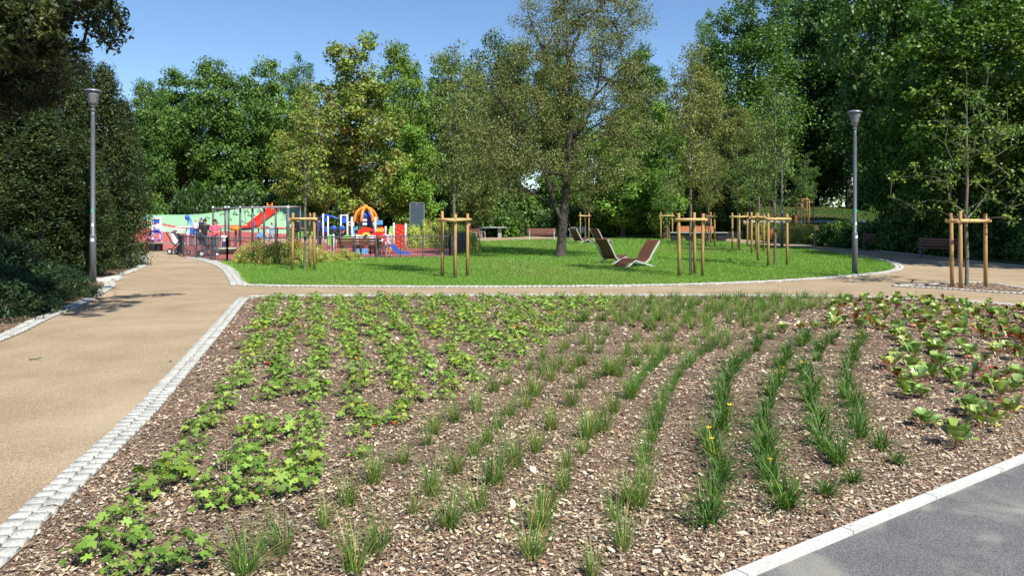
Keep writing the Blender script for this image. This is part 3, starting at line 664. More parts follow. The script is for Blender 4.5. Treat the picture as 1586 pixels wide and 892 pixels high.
def rand_lobes(r, H, Wd, z0, n, round_=1.0):
    out = []
    for i in range(n):
        t = (i+.5)/n; z = z0+(H-z0)*t; e = math.sin(PI*(.18+.78*t))**.7; rr = Wd/2*e*r.uniform(.5, .65); a = i*2.4+r.uniform(-.4, .4); q = Wd/2*e*r.uniform(.3, .55)
        out.append((math.cos(a)*q, math.sin(a)*q, z, rr, rr, min(rr*1.0, (H-z)*.9+.5)*r.uniform(.8, 1.1)))
    return out
GREEN = [(.060, .118, .020), (.080, .145, .026), (.112, .185, .034), (.046, .09, .018)]
DARK = [(.028, .056, .014), (.037, .073, .017), (.055, .10, .024), (.022, .043, .012)]
OLIVE = [(.090, .122, .032), (.115, .148, .038), (.145, .165, .045), (.072, .105, .028)]
YEL = [(.135, .185, .03), (.175, .22, .036), (.10, .155, .026), (.22, .235, .05), (.125, .18, .03), (.18, .145, .045)]
BRI = [(.105, .20, .026), (.135, .245, .034), (.085, .16, .022), (.165, .27, .042)]
rr = np.random.default_rng(99)
def T(seed, H, Wd, z0, nl, nc, cr, nlf, leaf, pal, r0=.22, trunk_top=.8, **kw):
    r = np.random.default_rng(seed); tr = [(0, 0, 0), (r.normal(0, .1), 0, H*.12), (r.normal(0, .2), r.normal(0, .2), H*.3), (r.normal(0, .25), r.normal(0, .25), H*.5), (r.normal(0, .3), r.normal(0, .3), H*trunk_top)]
    return make_tree(seed, tr, rand_lobes(r, H, Wd, z0, nl), nc, cr, nlf, leaf, pal, r0, **kw)
PROTO = {
    'broad': T(101, 15, 10, 2.5, 11, 420, .95, 110, .25, GREEN),
    'broad2': T(102, 15, 9, 2.0, 12, 420, .85, 110, .23, GREEN),
    'dark': T(103, 15, 9, 2.5, 10, 360, 1.0, 100, .25, DARK),
    'plane': T(104, 14, 8, 2.2, 12, 300, .75, 85, .26, YEL, cvar=.3),
    'lime': T(105, 13, 7, 1.6, 12, 420, .65, 100, .17, OLIVE, cvar=.18),
    'bright': T(106, 11, 7, 1.2, 9, 300, .75, 95, .22, BRI),
    'airy': T(107, 17, 8, 3, 13, 420, .75, 85, .20, GREEN, flat=1.0, up=.1),
}
def tree(kind, x, Y, top, wpx, label, name='park_tree', cat='tree', group='trees behind the lawn', tint=(1, 1, 1), rz=None, Hn={'broad': 15, 'broad2': 15, 'dark': 15, 'plane': 14, 'lime': 13, 'bright': 11, 'airy': 17}, Wn={'broad': 10, 'broad2': 9, 'dark': 9, 'plane': 8, 'lime': 7, 'bright': 7, 'airy': 8}):
    X = (x-793)*Y/FPX; z = float(terr(X, Y)); H = CAMH+(330-top)*Y/FPX-z
    t = thing(name, label, cat, (X, Y, z-.05), random.uniform(0, 6.28) if rz is None else rz, group)
    sc = H/(Hn[kind]+.6); sw = wpx*Y/FPX/(Wn[kind]+.5); t.scale = (sw, sw, sc)
    tm, cm = PROTO[kind]; link('trunk', tm, t); c = link('crown', cm, t); c.color = (*tint, 1); return t
bgt = [
 ('broad', 232, 72, 118, 110, 'low rounded green tree just right of the yews', (.8, .85, .85)),
 ('broad2', 268, 80, 98, 150, 'wide bushy green tree behind the left end of the climbing hill', (.85, .88, .85)),
 ('broad', 340, 76, 84, 170, 'tall bushy green tree behind the swing frame', (.88, .9, .85)),
 ('broad2', 412, 80, 82, 140, 'dense green tree left of the yellowish plane tree', (1.1, 1.05, .9)),
 ('airy', 462, 92, 78, 90, 'narrow dark bluish tree peeking between the dense green tree and the plane tree', (.7, .8, 1.1)),
 ('plane', 548, 53, 44, 185, 'yellow green plane tree with a loose crown behind the play tower', (.84, .93, .95)),
 ('plane', 470, 62, 170, 120, 'lower yellow green tree left of the plane tree', (.95, .95, 1)),
 ('broad', 625, 64, 58, 130, 'glossy mid green tree right of the plane tree', (1.15, 1.05, .8)),
 ('broad2', 690, 74, 76, 130, 'darker green tree behind the notice board', (.85, .95, 1)),
 ('dark', 770, 82, 36, 150, 'tall dark tree left behind the big open tree', (1.2, 1.2, 1.1)),
 ('bright', 640, 58, 190, 110, 'low bright green tree in front of the dark ones behind the notice board', (1, 1, 1)),
 ('lime', 735, 60, 110, 120, 'olive tree behind the bench person', (.95, 1, 1)),
 ('broad2', 860, 75, 60, 150, 'mid green tree directly behind the big open tree', (.9, .95, 1)),
 ('dark', 985, 78, 58, 130, 'dark green tree to the right behind the big open tree', (1.5, 1.5, 1.2)),
 ('bright', 965, 60, 165, 130, 'bright green low tree behind the two far loungers', (.9, .95, 1)),
 ('bright', 1030, 58, 150, 100, 'fresh green maple between the open tree and the olive tree', (.9, .9, 1)),
 ('lime', 1082, 60, 82, 130, 'olive brown tree with a dense oval crown', (1.15, .95, .9)),
 ('lime', 1146, 64, 155, 100, 'smaller olive tree right of the olive brown one', (1.05, .95, .9)),
 ('airy', 1168, 80, -40, 200, 'very tall airy green tree above the olive trees', (.85, .88, .88)),
 ('airy', 1098, 90, 10, 80, 'thin feathery tree top at the left of the very tall airy tree', (1.0, 1.1, 1.1)),
 ('airy', 1250, 88, -70, 190, 'tall tree behind the lamp head on the right', (.7, .77, .8)),
 ('dark', 1215, 87, 170, 130, 'dark shaded tree behind the far staked trees', (.9, 1, 1.2)),
 ('dark', 1316, 84, -60, 200, 'dark tree just left of the right lamp', (1, 1.1, 1.0)),
 ('broad', 1400, 50, -190, 240, 'huge dark green tree above the shaded benches', (.72, .78, .7)),
 ('broad2', 1500, 36, -60, 300, 'big leafy tree overhanging the island tree', (.95, .95, .85)),
 ('broad', 1640, 40, -260, 330, 'big tree at the right edge of the picture', (.75, .8, .7)),
 ('dark', 1405, 62, 100, 150, 'dark low crown behind the right lamp', (1, 1.1, 1)),
 ('dark', 1265, 90, 150, 150, 'dark low crowned tree behind the little stake frames', (.8, .9, 1)),
 ('dark', 1165, 86, 190, 120, 'dark low crowned tree where the bank path enters the wood', (.9, 1, 1)),
 ('dark', 1560, 52, 60, 240, 'dark tree filling in behind the island tree', (1, 1.1, 1)),
]
for kd, x, Y, top, wpx, lab, tint in bgt: tree(kd, x, Y, top, wpx, lab, tint=tint)
# trees standing outside the frame whose shade falls into it
for i, (X, Y, H, lab) in enumerate([(24.8, 25.5, 19, 'tree beyond the right edge shading the benches'), (29, 30, 15, 'second tree beyond the right edge shading the benches'), (31, 14, 14, 'tree right of the road')]):
    t = thing('park_tree', lab, 'tree', (X, Y, 0), i*1.3, 'trees beyond the right edge'); t.scale = (1.12, 1.12, H/15.6)
    link('trunk', PROTO['broad'][0], t); c = link('crown', PROTO['broad'][1], t); c.color = (.8, .85, .8, 1)

# far wood that closes the view
def far_wood():
    r = np.random.default_rng(12); P = []
    for i in range(70):
        X = r.uniform(-95, 95); Y = r.uniform(98, 120); H = r.uniform(9, 15); 
        P.append(lobes_pts(r, [(X, Y, H*.5, 4.5, 4.5, H*.5)], 26, .6))
    P = np.concatenate(P); tag(link('far_wood', crown_mesh(r, P, 1.6, 45, .6, DARK+GREEN, flat=.9)), 'dark mass of far woodland behind the park trees', 'wood', None, 'stuff')
far_wood()

# shrubs closing the foot of the trees
def shrub_mesh(seed, pal, leaf=.12, n=110, nl=70, h=1.0, wd=1.0, cr=.28, low=.1, **kw):
    r = np.random.default_rng(seed); d = rand_unit(r, n); d[:, 2] = np.abs(d[:, 2]); q = .5+.5*r.random(n)**.6
    P = d*q[:, None]*np.array([wd, wd, h])*(1+.18*np.sin(d[:, :1]*5+seed)); P[:, 2] = np.maximum(P[:, 2], low)
    return crown_mesh(r, P, cr, nl, leaf, pal, flat=.9, **kw)
def stems_mesh(seed, h, wd, n=9, m=None):
    r = random.Random(seed); b = B()
    for i in range(n):
        a = r.uniform(0, 6.28); q = r.uniform(.2, .75)*wd; b.tube([(math.cos(a)*.05, math.sin(a)*.05, 0), (math.cos(a)*q*.5, math.sin(a)*q*.5, h*.45), (math.cos(a)*q, math.sin(a)*q, h*.85)], [.025, .016, .008], 5)
    me = bpy.data.meshes.new('stems'); me.from_pydata(b.V, [], b.F); me.materials.append(m or M_bark); return me
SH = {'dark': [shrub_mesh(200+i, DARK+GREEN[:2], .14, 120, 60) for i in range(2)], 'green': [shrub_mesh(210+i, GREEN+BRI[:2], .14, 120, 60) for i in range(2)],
      'photinia': [shrub_mesh(220+i, [(.26, .31, .06), (.36, .40, .09), (.18, .24, .05), (.46, .46, .16), (.34, .38, .09), (.28, .14, .07)], .075, 130, 50, cr=.2, cvar=.25, up=.8) for i in range(3)]}
STM = stems_mesh(5, 1, 1)
def shrub(kind, X, Y, h, wd, label, group, tint=(1, 1, 1), name='shrub', cat='shrub', z=None):
    t = thing(name, label, cat, (X, Y, float(terr(X, Y)) if z is None else z), random.uniform(0, 6.28), group); t.scale = (wd/2, wd/2, h)
    c = link('foliage', random.choice(SH[kind]), t); c.color = (*tint, 1); link('stems', STM, t); return t
k = 0
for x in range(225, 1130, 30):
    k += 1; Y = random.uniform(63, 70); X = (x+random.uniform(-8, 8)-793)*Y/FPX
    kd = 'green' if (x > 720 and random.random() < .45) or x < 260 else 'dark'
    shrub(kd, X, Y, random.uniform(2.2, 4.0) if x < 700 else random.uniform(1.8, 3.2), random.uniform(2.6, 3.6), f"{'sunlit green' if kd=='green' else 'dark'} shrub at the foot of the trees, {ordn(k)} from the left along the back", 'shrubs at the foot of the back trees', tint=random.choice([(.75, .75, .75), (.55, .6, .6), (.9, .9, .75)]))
k = 0
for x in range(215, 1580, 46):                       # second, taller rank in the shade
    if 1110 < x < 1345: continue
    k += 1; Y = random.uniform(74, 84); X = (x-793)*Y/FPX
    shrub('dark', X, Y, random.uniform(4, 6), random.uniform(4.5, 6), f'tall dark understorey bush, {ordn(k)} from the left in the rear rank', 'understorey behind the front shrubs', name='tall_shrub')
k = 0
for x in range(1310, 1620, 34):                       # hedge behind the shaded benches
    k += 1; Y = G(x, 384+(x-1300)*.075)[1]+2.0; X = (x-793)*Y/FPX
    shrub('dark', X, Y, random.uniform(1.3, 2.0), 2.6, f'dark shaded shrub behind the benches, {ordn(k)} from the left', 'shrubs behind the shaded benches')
k = 0
for x, y, h in [(1183, 372, 1.0), (1200, 374, 1.2), (1216, 375, 1.1), (1232, 376.5, 1.2), (1248, 378, 1.1), (1262, 379, 1.0), (1292, 381, 1.1), (1306, 382.5, 1.2), (1322, 384, 1.1)]:
    k += 1; X, Y = G(x, y); shrub('photinia' if x < 1280 else 'green', X, Y+.8, h*1.05, 1.7, f'low bushy shrub along the path right of the dark stakes, {ordn(k)} from the left', 'low shrubs along the right path', tint=(.75, .85, .7))
# photinia hedge in front of the playground and behind its right fence
k = 0
for x, yb, yt in [(372, 410, 385), (388, 411, 378), (404, 411, 374), (420, 411, 373), (436, 411, 376), (447, 411, 372), (461, 411, 381), (476, 410, 384), (492, 409, 384), (506, 406, 390), (530, 405, 388), (541, 404, 391)]:
    k += 1; X, Y = G(x, yb); shrub('photinia', X, Y+.35, (yb-yt)*Y/FPX*1.0, .95, f'yellow green photinia bush with reddish shoots, {ordn(k)} from the left in front of the playground', 'photinia hedge in front of the playground', name='photinia_bush')
k = 0
for x, yb, yt in [(630, 385, 352), (644, 385, 350), (658, 384, 346), (672, 384, 347), (686, 384, 347), (700, 384, 350), (714, 385, 352), (733, 394, 362), (738, 392, 366)]:
    k += 1; X, Y = G(x, yb); shrub('photinia', X, Y, (yb-yt)*Y/FPX*1.0, 1.3 if x < 720 else .6, f'photinia bush beside the notice board fence, {ordn(k)} from the left', 'photinia bushes behind the right fence', tint=(1, 1.1, 1), name='photinia_bush')

# yew hedge at the left
def yew_mesh(seed):
    r = np.random.default_rng(seed); n = 470; t = r.random(n)**.9; a = r.uniform(0, 2*PI, n); prof = np.where(t < .50, 1.0-.10*np.sin(t*9+seed), np.clip((1.04-t)/.54, 0, 1)**.85)*(1+.16*np.sin(a*3+seed+t*4))
    q = (.5+.5*r.random(n)**.7)*prof; P = np.c_[np.cos(a)*q*1.25, np.sin(a)*q*1.25, .15+t*6.9]
    return crown_mesh(r, P, .36*r.uniform(.55, 1.35, n), 78, .125, [(.022, .040, .014), (.032, .056, .016), (.050, .078, .020), (.080, .098, .026), (.015, .028, .010)], flat=1.25, up=.35, aspect=.34, cvar=.45, gain=1.22)
YEWM = [yew_mesh(300), yew_mesh(301), yew_mesh(302)]
YT = B(); YT.tube([(0, 0, 0), (.05, 0, 2), (0, .05, 5.5)], [.14, .11, .03], 8); _m = bpy.data.meshes.new('trunk'); _m.from_pydata(YT.V, [], YT.F); _m.materials.append(M_bark)
for i, (x, Y, top, wd, lab) in enumerate([(-10, 23.5, 120, 2.8, 'yew at the left edge of the picture'), (45, 24.5, 120, 2.4, 'yew left of the tallest yew'), (95, 25.5, 92, 2.1, 'tallest yew with a pointed dark top'), (124, 27, 106, 1.9, 'yew standing behind the left lamp post'),
                                        (160, 26.5, 113, 2.2, 'yew directly right of the left lamp'), (190, 28.5, 165, 1.9, 'last rounded yew beside the path'), (66, 22.7, 190, 2.6, 'low yew in front behind the juniper'), (120, 23.8, 215, 2.2, 'low dark yew at the foot of the left lamp'), (-60, 26, 100, 3.2, 'yew out at the far left')]):
    X = (x-793)*Y/FPX; H = CAMH+(330-top)*Y/FPX; t = thing('yew', lab, 'yew', (X, Y, 0), i*1.7, 'yew hedge left of the path'); t.scale = (wd/2.6, wd/2.6, H/7.0)
    link('crown', YEWM[i % 3], t); link('trunk', _m, t)
# spreading junipers
def juniper_mesh(seed):
    r = np.random.default_rng(seed); n = 210; a = r.uniform(0, 2*PI, n); q = r.random(n)**.55; P = np.c_[np.cos(a)*q*1.5, np.sin(a)*q*1.5, (1-q**2)*.85*r.uniform(.6, 1.1, n)+.15*r.random(n)+.05]
    return crown_mesh(r, P, .30, 120, .085, [(.012, .030, .012), (.018, .042, .015), (.03, .062, .02), (.042, .08, .022)], flat=.45, up=.6, aspect=.25, cvar=.35, gain=1.0)  # leaf palette kept very dark to carry the shade the junipers stand in
JM = [juniper_mesh(400), juniper_mesh(401)]
for i, (X, Y, s, h, lab) in enumerate([(-10.3, 14.3, 1.05, 1.15, 'spreading juniper nearest the path edge'), (-12.1, 13.0, 1.2, 1.5, 'big spreading juniper at the left edge'), (-11.3, 16.4, 1.1, 1.45, 'spreading juniper in front of the yews'), (-9.7, 11.6, .75, .8, 'low juniper at the left edge of the picture'), (-13.6, 16, 1.3, 1.6, 'juniper hidden back against the yews'), (-10.6, 17.6, .7, .8, 'small juniper by the lamp foot')]):
    t = thing('juniper', lab, 'juniper', (X, Y, 0), i*2.1, 'junipers in the left bed'); t.scale = (s, s, h); link('foliage', JM[i % 2], t); link('stems', stems_mesh(60+i, .7, 1.3, 12), t)

# oak at the upper left, its twigs hang into the picture
OAK = [(-1, 0), (-.75, -.35), (-.5, -.2), (-.3, -.75), (0, -.4), (.25, -.95), (.55, -.45), (.85, -.5), (1, 0), (.85, .5), (.55, .45), (.25, .95), (0, .4), (-.3, .75), (-.5, .2), (-.75, .35)]
def oak():
    t = thing('oak_tree', 'dark oak whose lobed leaves hang into the upper left corner', 'tree', (-11.6, 8.6, 0))
    lob = [(-1.2, -.5, 9, 4.6, 4.4, 3.6), (1.5, 2.2, 6.6, 2.0, 2.2, 1.4)]
    r = np.random.default_rng(77); P = lobes_pts(r, lob, 260, .4)
    Q = []
    for (px, py, Y, rx, rz, n) in [(20, 15, 12.0, 45, 30, 34), (60, -8, 12.2, 45, 28, 26), (100, -2, 12.4, 36, 18, 12), (140, 6, 12.4, 30, 16, 12), (168, 18, 12.5, 12, 22, 7), (172, 55, 12.5, 8, 14, 4), (118, 28, 12.3, 14, 10, 4), (150, 40, 12.4, 10, 10, 4), (88, 40, 12.1, 14, 22, 8), (60, 45, 12.1, 26, 30, 20), (30, 60, 12.0, 30, 34, 26), (0, 40, 11.8, 25, 40, 24), (15, 20, 13.5, 50, 50, 30), (92, 68, 12.1, 7, 12, 3), (120, -30, 12.4, 60, 20, 12)]:
        c = W(px, py, Y)
        for _ in range(n): Q.append(np.array([c.x+r.uniform(-1, 1)*rx*Y/FPX+11.6, c.y+r.normal(0, .35)-8.6, c.z+r.uniform(-1, 1)*rz*Y/FPX]))
    for (px, py, sx, sy, n) in [(270, 456, 6, .6, 2), (255, 457, 14, 1, 4), (225, 458, 18, 1.5, 6), (195, 460, 20, 2, 9), (170, 464, 20, 3, 9), (205, 468, 16, 2, 6), (185, 474, 16, 3, 8), (160, 480, 20, 3, 8), (145, 470, 22, 5, 10), (125, 486, 24, 5, 10), (160, 447, 20, 1.2, 4)]:
        for _ in range(n):                     # outer sprays above the frame whose shade falls on the path
            gX, gY = G(px+r.uniform(-1, 1)*sx, py+r.uniform(-1, 1)*sy); h = r.uniform(7.2, 8.2); k = h/math.tan(R(SUN_EL))/hl
            Q.append(np.array([gX-SX*k+11.6, gY-SY*k-8.6, h]))
    Q = np.array(Q); A = np.concatenate([P, Q])
    nodes, par, cnt = skeleton(r, [(0, 0, 0), (.1, .1, 1.5), (0, .2, 3.2), (.3, .8, 5), (.6, 1.4, 6.5)], A)
    link('trunk', branch_mesh('trunk', nodes, par, cnt, .20, mat('dark_bark', (.03, .025, .02), .9, var=.3, scale=20), rmin=.004, expo=.62), t)
    Vc = [crown_mesh(r, P, .75, 170, .15, DARK, tmpl=OAK, aspect=.6, gain=.8), crown_mesh(r, Q, .18, 42, .095, [(.020, .035, .010), (.030, .05, .014), (.045, .07, .02), (.10, .125, .04)], tmpl=OAK, aspect=.6, flat=1, up=.2, cvar=.35, gain=1.05)]
    link('crown', Vc[0], t); o = link('hanging_twigs', Vc[1], t); o['label'] = 'low hanging sprays of lobed leaves'
oak()
def pine():
    t = thing('pine_tree', 'dark pine at the left edge with some browned needles', 'tree', (-12.6, 16.5, 0))
    r = np.random.default_rng(78); Q = []
    for (px, py, rx, rz, n) in [(15, 100, 45, 45, 80), (45, 95, 22, 24, 26), (-40, 90, 70, 90, 60), (25, 132, 26, 16, 14), (60, 60, 40, 30, 18), (10, 50, 50, 30, 30)]:
        c = W(px, py, 16.5)
        for _ in range(n): Q.append(np.array([c.x+r.uniform(-1, 1)*rx*16.5/FPX+12.6, r.normal(0, .8), c.z+r.uniform(-1, 1)*rz*16.5/FPX]))
    Q = np.array(Q); nodes, par, cnt = skeleton(r, [(0, 0, 0), (0, 0, 1.5), (.1, 0, 3), (0, 0, 4.5), (.2, 0, 6.5)], Q)
    link('trunk', branch_mesh('trunk', nodes, par, cnt, .14, MATS['dark_bark'], rmin=.005, expo=.6), t)
    link('crown', crown_mesh(r, Q, .30, 150, .13, [(.012, .022, .010), (.018, .034, .012), (.025, .042, .015), (.018, .03, .012), (.016, .03, .012), (.07, .04, .02)], aspect=.16, flat=.7, up=.2, cvar=.3, gain=1.0), t)
pine()

# the big open tree on the lawn
def big_tree():
    X, Y = G(868, 399); t = thing('open_tree', 'big open small-leaved tree with a forked dark trunk on the lawn', 'tree', (X, Y, 0))
    sc = Y/FPX; q = lambda x, y, dy=0: ((x-868)*sc, dy, CAMH-(y-330)*sc)
    r = np.random.default_rng(55)
    ell = [(760, 175, 60, 105, 55), (800, 250, 50, 60, 60), (830, 120, 65, 75, 70), (895, 60, 75, 80, 80), (960, 110, 55, 85, 70), (985, 190, 40, 80, 55), (900, 170, 80, 80, 90), (940, 250, 60, 60, 60), (775, 270, 55, 45, 50), (850, 20, 60, 60, 60), (950, 20, 60, 60, 60), (900, -50, 80, 60, 70), (740, 240, 35, 60, 40), (880, 270, 60, 35, 50), (830, 200, 60, 60, -60)]
    lob = [(*q(x, y, r.normal(0, .5)), a*sc, abs(d)*sc, b_*sc) for x, y, a, b_, d in ell]
    P = lobes_pts(r, lob, 760, .25)
    trunk = [(0, 0, 0), q(870, 375), q(872, 345), q(876, 300), q(882, 230, .2), q(884, 160, .1), q(880, 90), q(878, 20)]
    # hand-set limbs
    limbs = [[2, q(858, 315, -.2), q(845, 270, -.3), q(815, 215, -.5), q(780, 165, -.6), q(750, 125, -.8)], [3, q(892, 220, .4), q(915, 160, .6), q(950, 120, .8), q(985, 85, .8)], [4, q(905, 195, -.5), q(925, 130, -.8), q(930, 70, -1)], [5, q(860, 110, .4), q(835, 60, .6), q(815, 10, .6)], [6, q(900, 40), q(935, 0)]]
    nodes = [np.array(p, float) for p in trunk]; par = [-1]+list(range(len(trunk)-1)); leafn = []
    for lb in limbs:
        k = lb[0]
        for p in lb[1:]: nodes.append(np.array(p, float)+r.normal(0, .06, 3)); par.append(k); k = len(nodes)-1
    for ci in np.argsort(np.min([np.linalg.norm(P-n_, axis=1) for n_ in nodes], axis=0)):
        c = P[ci]; N = np.array(nodes); d = np.linalg.norm(N-c, axis=1); pen = np.maximum(0, N[:, 2]-c[2]+.25*d)*1.3+(np.arange(len(N)) < 3)*6; k = int(np.argmin(d+pen)); L = d[k]
        if L > .7: nodes.append(N[k]+(c-N[k])*.5+r.normal(0, 1, 3)*L*.08); par.append(k); k = len(nodes)-1
        nodes.append(c); par.append(k); leafn.append(len(nodes)-1)
    cnt = np.zeros(len(nodes)); cnt[leafn] = 1
    for i in range(len(nodes)-1, 0, -1): cnt[par[i]] += cnt[i]
    M_bk = mat('furrowed_bark', (0.062, 0.050, 0.038), .9, var=.45, scale=16, bump=1.0, bscale=22, stretch=(1, 1, .22))
    b = B(); rad = np.maximum(.010, .205*(np.maximum(cnt, 1)/cnt[0])**.5)
    for i in range(1, len(nodes)):
        p = par[i]; ra = min(rad[p], rad[i]*1.3); ra = rad[p] if i < len(trunk) else ra
        if p == 0:
            b.tube([nodes[0]-np.array([0, 0, .1]), nodes[0]+np.array([0, 0, .12]), nodes[0]+(nodes[1]-nodes[0])*.5, nodes[1]], [.33, .27, .225, .205], 14, caps=False); continue
        b.tube([nodes[p], nodes[i]], [ra, rad[i]], 12 if rad[i] > .06 else 5, caps=False)
    b.obj('trunk', M_bk, t, smooth=True)
    link('crown', crown_mesh(r, P, .52*r.uniform(.7, 1.3, len(P)), 112, .092, [(.11, .125, .04), (.14, .155, .048), (.09, .11, .034), (.175, .185, .062), (.125, .125, .045)], flat=.85, up=.25, aspect=.5, cvar=.16), t)
big_tree()

# ------------------------------------------------------------ young trees in stake frames
M_stake = mat('stake_wood', (0.40, 0.24, 0.09), .7, var=.22, scale=7, bump=.25, bscale=40, stretch=(4, 4, .6))
M_stake2 = mat('rail_wood', (0.55, 0.36, 0.15), .7, var=.2, scale=7, bump=.2, bscale=40)
def stakes(xs, ys, label, H=1.95, rpx=None, group='stake frames round the young trees'):
    P = [G(x, y) for x, y in zip(xs, ys)]; cx = sum(p[0] for p in P)/3; cy = sum(p[1] for p in P)/3; z = float(terr(cx, cy))
    t = thing('tree_stakes', label, 'tree stakes', (cx, cy, z), 0, group); L = [(p[0]-cx, p[1]-cy) for p in P]; tops = []
    for i, (x, y) in enumerate(L):
        b = B(); dx, dy = random.uniform(-.02, .02), random.uniform(-.02, .02); h = H+random.uniform(-.04, .06)
        b.tube([(x, y, -.05), (x+dx*.3, y+dy*.3, h*.5), (x+dx, y+dy, h-.02), (x+dx, y+dy, h)], [.05, .048, .046, .038], 12); b.obj('stake', M_stake, t, smooth=True); tops.append((x+dx, y+dy, h))
    for i in range(3):
        a = Vector(tops[i]); c = Vector(tops[(i+1) % 3]); d = (c-a); d.z = 0; d.normalize(); zr = H-.22+i*.012; o_ = Vector((d.y, -d.x, 0))
        m = Vector((a.x+c.x, a.y+c.y, 0))/2; o_ = o_ if o_.dot(m) > 0 else -o_
        a2 = Vector((a.x, a.y, zr))-d*.12+o_*.062; c2 = Vector((c.x, c.y, zr))+d*.12+o_*.062; b = B(); b.tube([a2, (a2+c2)/2, c2], [.04, .041, .039], 10); b.obj('rail', M_stake2, t, smooth=True)
    return t, (cx, cy, z)
def tri(x, y, w_, dep=.4):           # three stake feet: two in front, one behind, w_ in pixels
    X, Y = G(x, y); s = Y/FPX; 
    return [x-w_/2, x+w_*.06, x+w_/2]
SAPP = {}
def sapling_proto(seed, H, z0, Wd, nc, nlf, leaf, pal, cr=.3, r0=.05, narrow=1.0):
    r = np.random.default_rng(seed); lob = rand_lobes(r, H, Wd, z0, 8)
    tr = [(0, 0, 0), (.02, 0, H*.15), (0, .03, H*.3), (.03, 0, H*.45), (0, 0, H*.6), (.04, .02, H*.78), (0, 0, H*.97)]
    P = lobes_pts(r, lob, nc, .35); nodes, par, cnt = skeleton(r, tr, P)
    return branch_mesh('trunk', nodes, par, cnt, r0, M_bark2, rmin=.007, expo=.45, taper_base=1.1), crown_mesh(r, P, cr*r.uniform(.7, 1.3, len(P)), nlf, leaf, pal, flat=.8, up=.3)
SAPP['olive'] = sapling_proto(501, 7, 2.6, 2.9, 210, 30, .085, OLIVE)
SAPP['yellow'] = sapling_proto(502, 6, 2.3, 2.2, 90, 26, .10, YEL)
SAPP['open'] = sapling_proto(503, 6, 2.0, 4.2, 105, 20, .10, GREEN+YEL[:2], cr=.25)
SAPP['thin'] = sapling_proto(504, 6.5, 2.2, 2.4, 120, 24, .10, OLIVE+GREEN)
SH_ = {'olive': 7, 'yellow': 6, 'open': 6, 'thin': 6.5}
def young(kind, x, y, H, label, wd=1.0, tint=(1, 1, 1), rz=0):
    X, Y = G(x, y); t = thing('young_tree', label, 'young tree', (X, Y, float(terr(X, Y))-.02), rz, 'young staked trees'); t.scale = (wd*H/SH_[kind], wd*H/SH_[kind], H/SH_[kind])
    link('trunk', SAPP[kind][0], t); c = link('crown', SAPP[kind][1], t); c.color = (*tint, 1)
stakes([453, 480, 487], [420, 416, 420], 'three pale stakes with rails left of the lawn by the photinia hedge')
young('yellow', 472, 418.5, 6.2, 'slender yellowish young tree at the photinia hedge', .95)
stakes([685, 705, 724], [431, 433.5, 430], 'three stakes with rails nearest the path in the middle of the lawn')
young('olive', 704, 429, 7.2, 'young olive tree in the stakes nearest the path', .85, rz=1)
stakes([1052, 1076, 1088], [430.5, 427, 430.5], 'sturdy stake frame right of the near loungers')
young('olive', 1070, 429, 7.3, 'young olive tree right of the near loungers', .75, tint=(1.05, .95, .9), rz=3)
stakes([1190, 1219, 1174], [414, 413, 405], 'stake frame at the right of the lawn with the bright rail')
young('thin', 1200, 412.5, 7.0, 'thin young tree at the right of the lawn', .8)
stakes([899, 912, 908], [371.5, 371, 367.5], 'small far stake frame behind the far loungers')
young('olive', 906, 370, 6.0, 'far young tree behind the far loungers', .8)
stakes([1023.5, 1036, 1041.5], [374, 370.5, 374], 'far stake frame left of the long wooden bench')
young('thin', 1033, 372.5, 6.5, 'far young tree left of the long wooden bench', 1.0, tint=(1, 1.3, 1))
stakes([1093, 1107, 1101], [382, 382, 377], 'far stake frame in front of the long wooden bench')
young('olive', 1098, 380, 6.6, 'far young tree in front of the long wooden bench', .9, rz=2)
stakes([1134.5, 1145, 1157.5], [387, 388, 384.5], 'dark shaded stake frame left of the two slim lamps')
young('thin', 1143, 384.5, 6.6, 'young tree in the dark shaded stake frame', .9, tint=(1, .95, .8), rz=2)
stakes([1164, 1171, 1183], [394.5, 389.5, 391], 'middle stake frame between the dark one and the one with the bright rail')
young('thin', 1175, 392, 7.2, 'young tree in the middle stake frame', .9, rz=4)
stakes([1474.5, 1488, 1526.5], [445, 448, 445.5], 'stake frame on the mulched island at the right')
young('open', 1497, 444, 5.9, 'open young tree with crooked side branches on the mulched island', .95, rz=.4)
stakes([1235.5, 1243, 1250], [352, 353.5, 350], 'nearer little stake frame on the bank')
young('thin', 1241, 352, 5.6, 'young tree in the nearer stake frame on the bank', .9, tint=(.8, 1, .9))
stakes([1246, 1253.5, 1259.5], [347.5, 350, 346.5], 'farther little stake frame on the bank', H=2.1)
young('thin', 1252, 348, 6.3, 'young tree in the farther stake frame on the bank', .9, tint=(.8, 1, .9), rz=2)

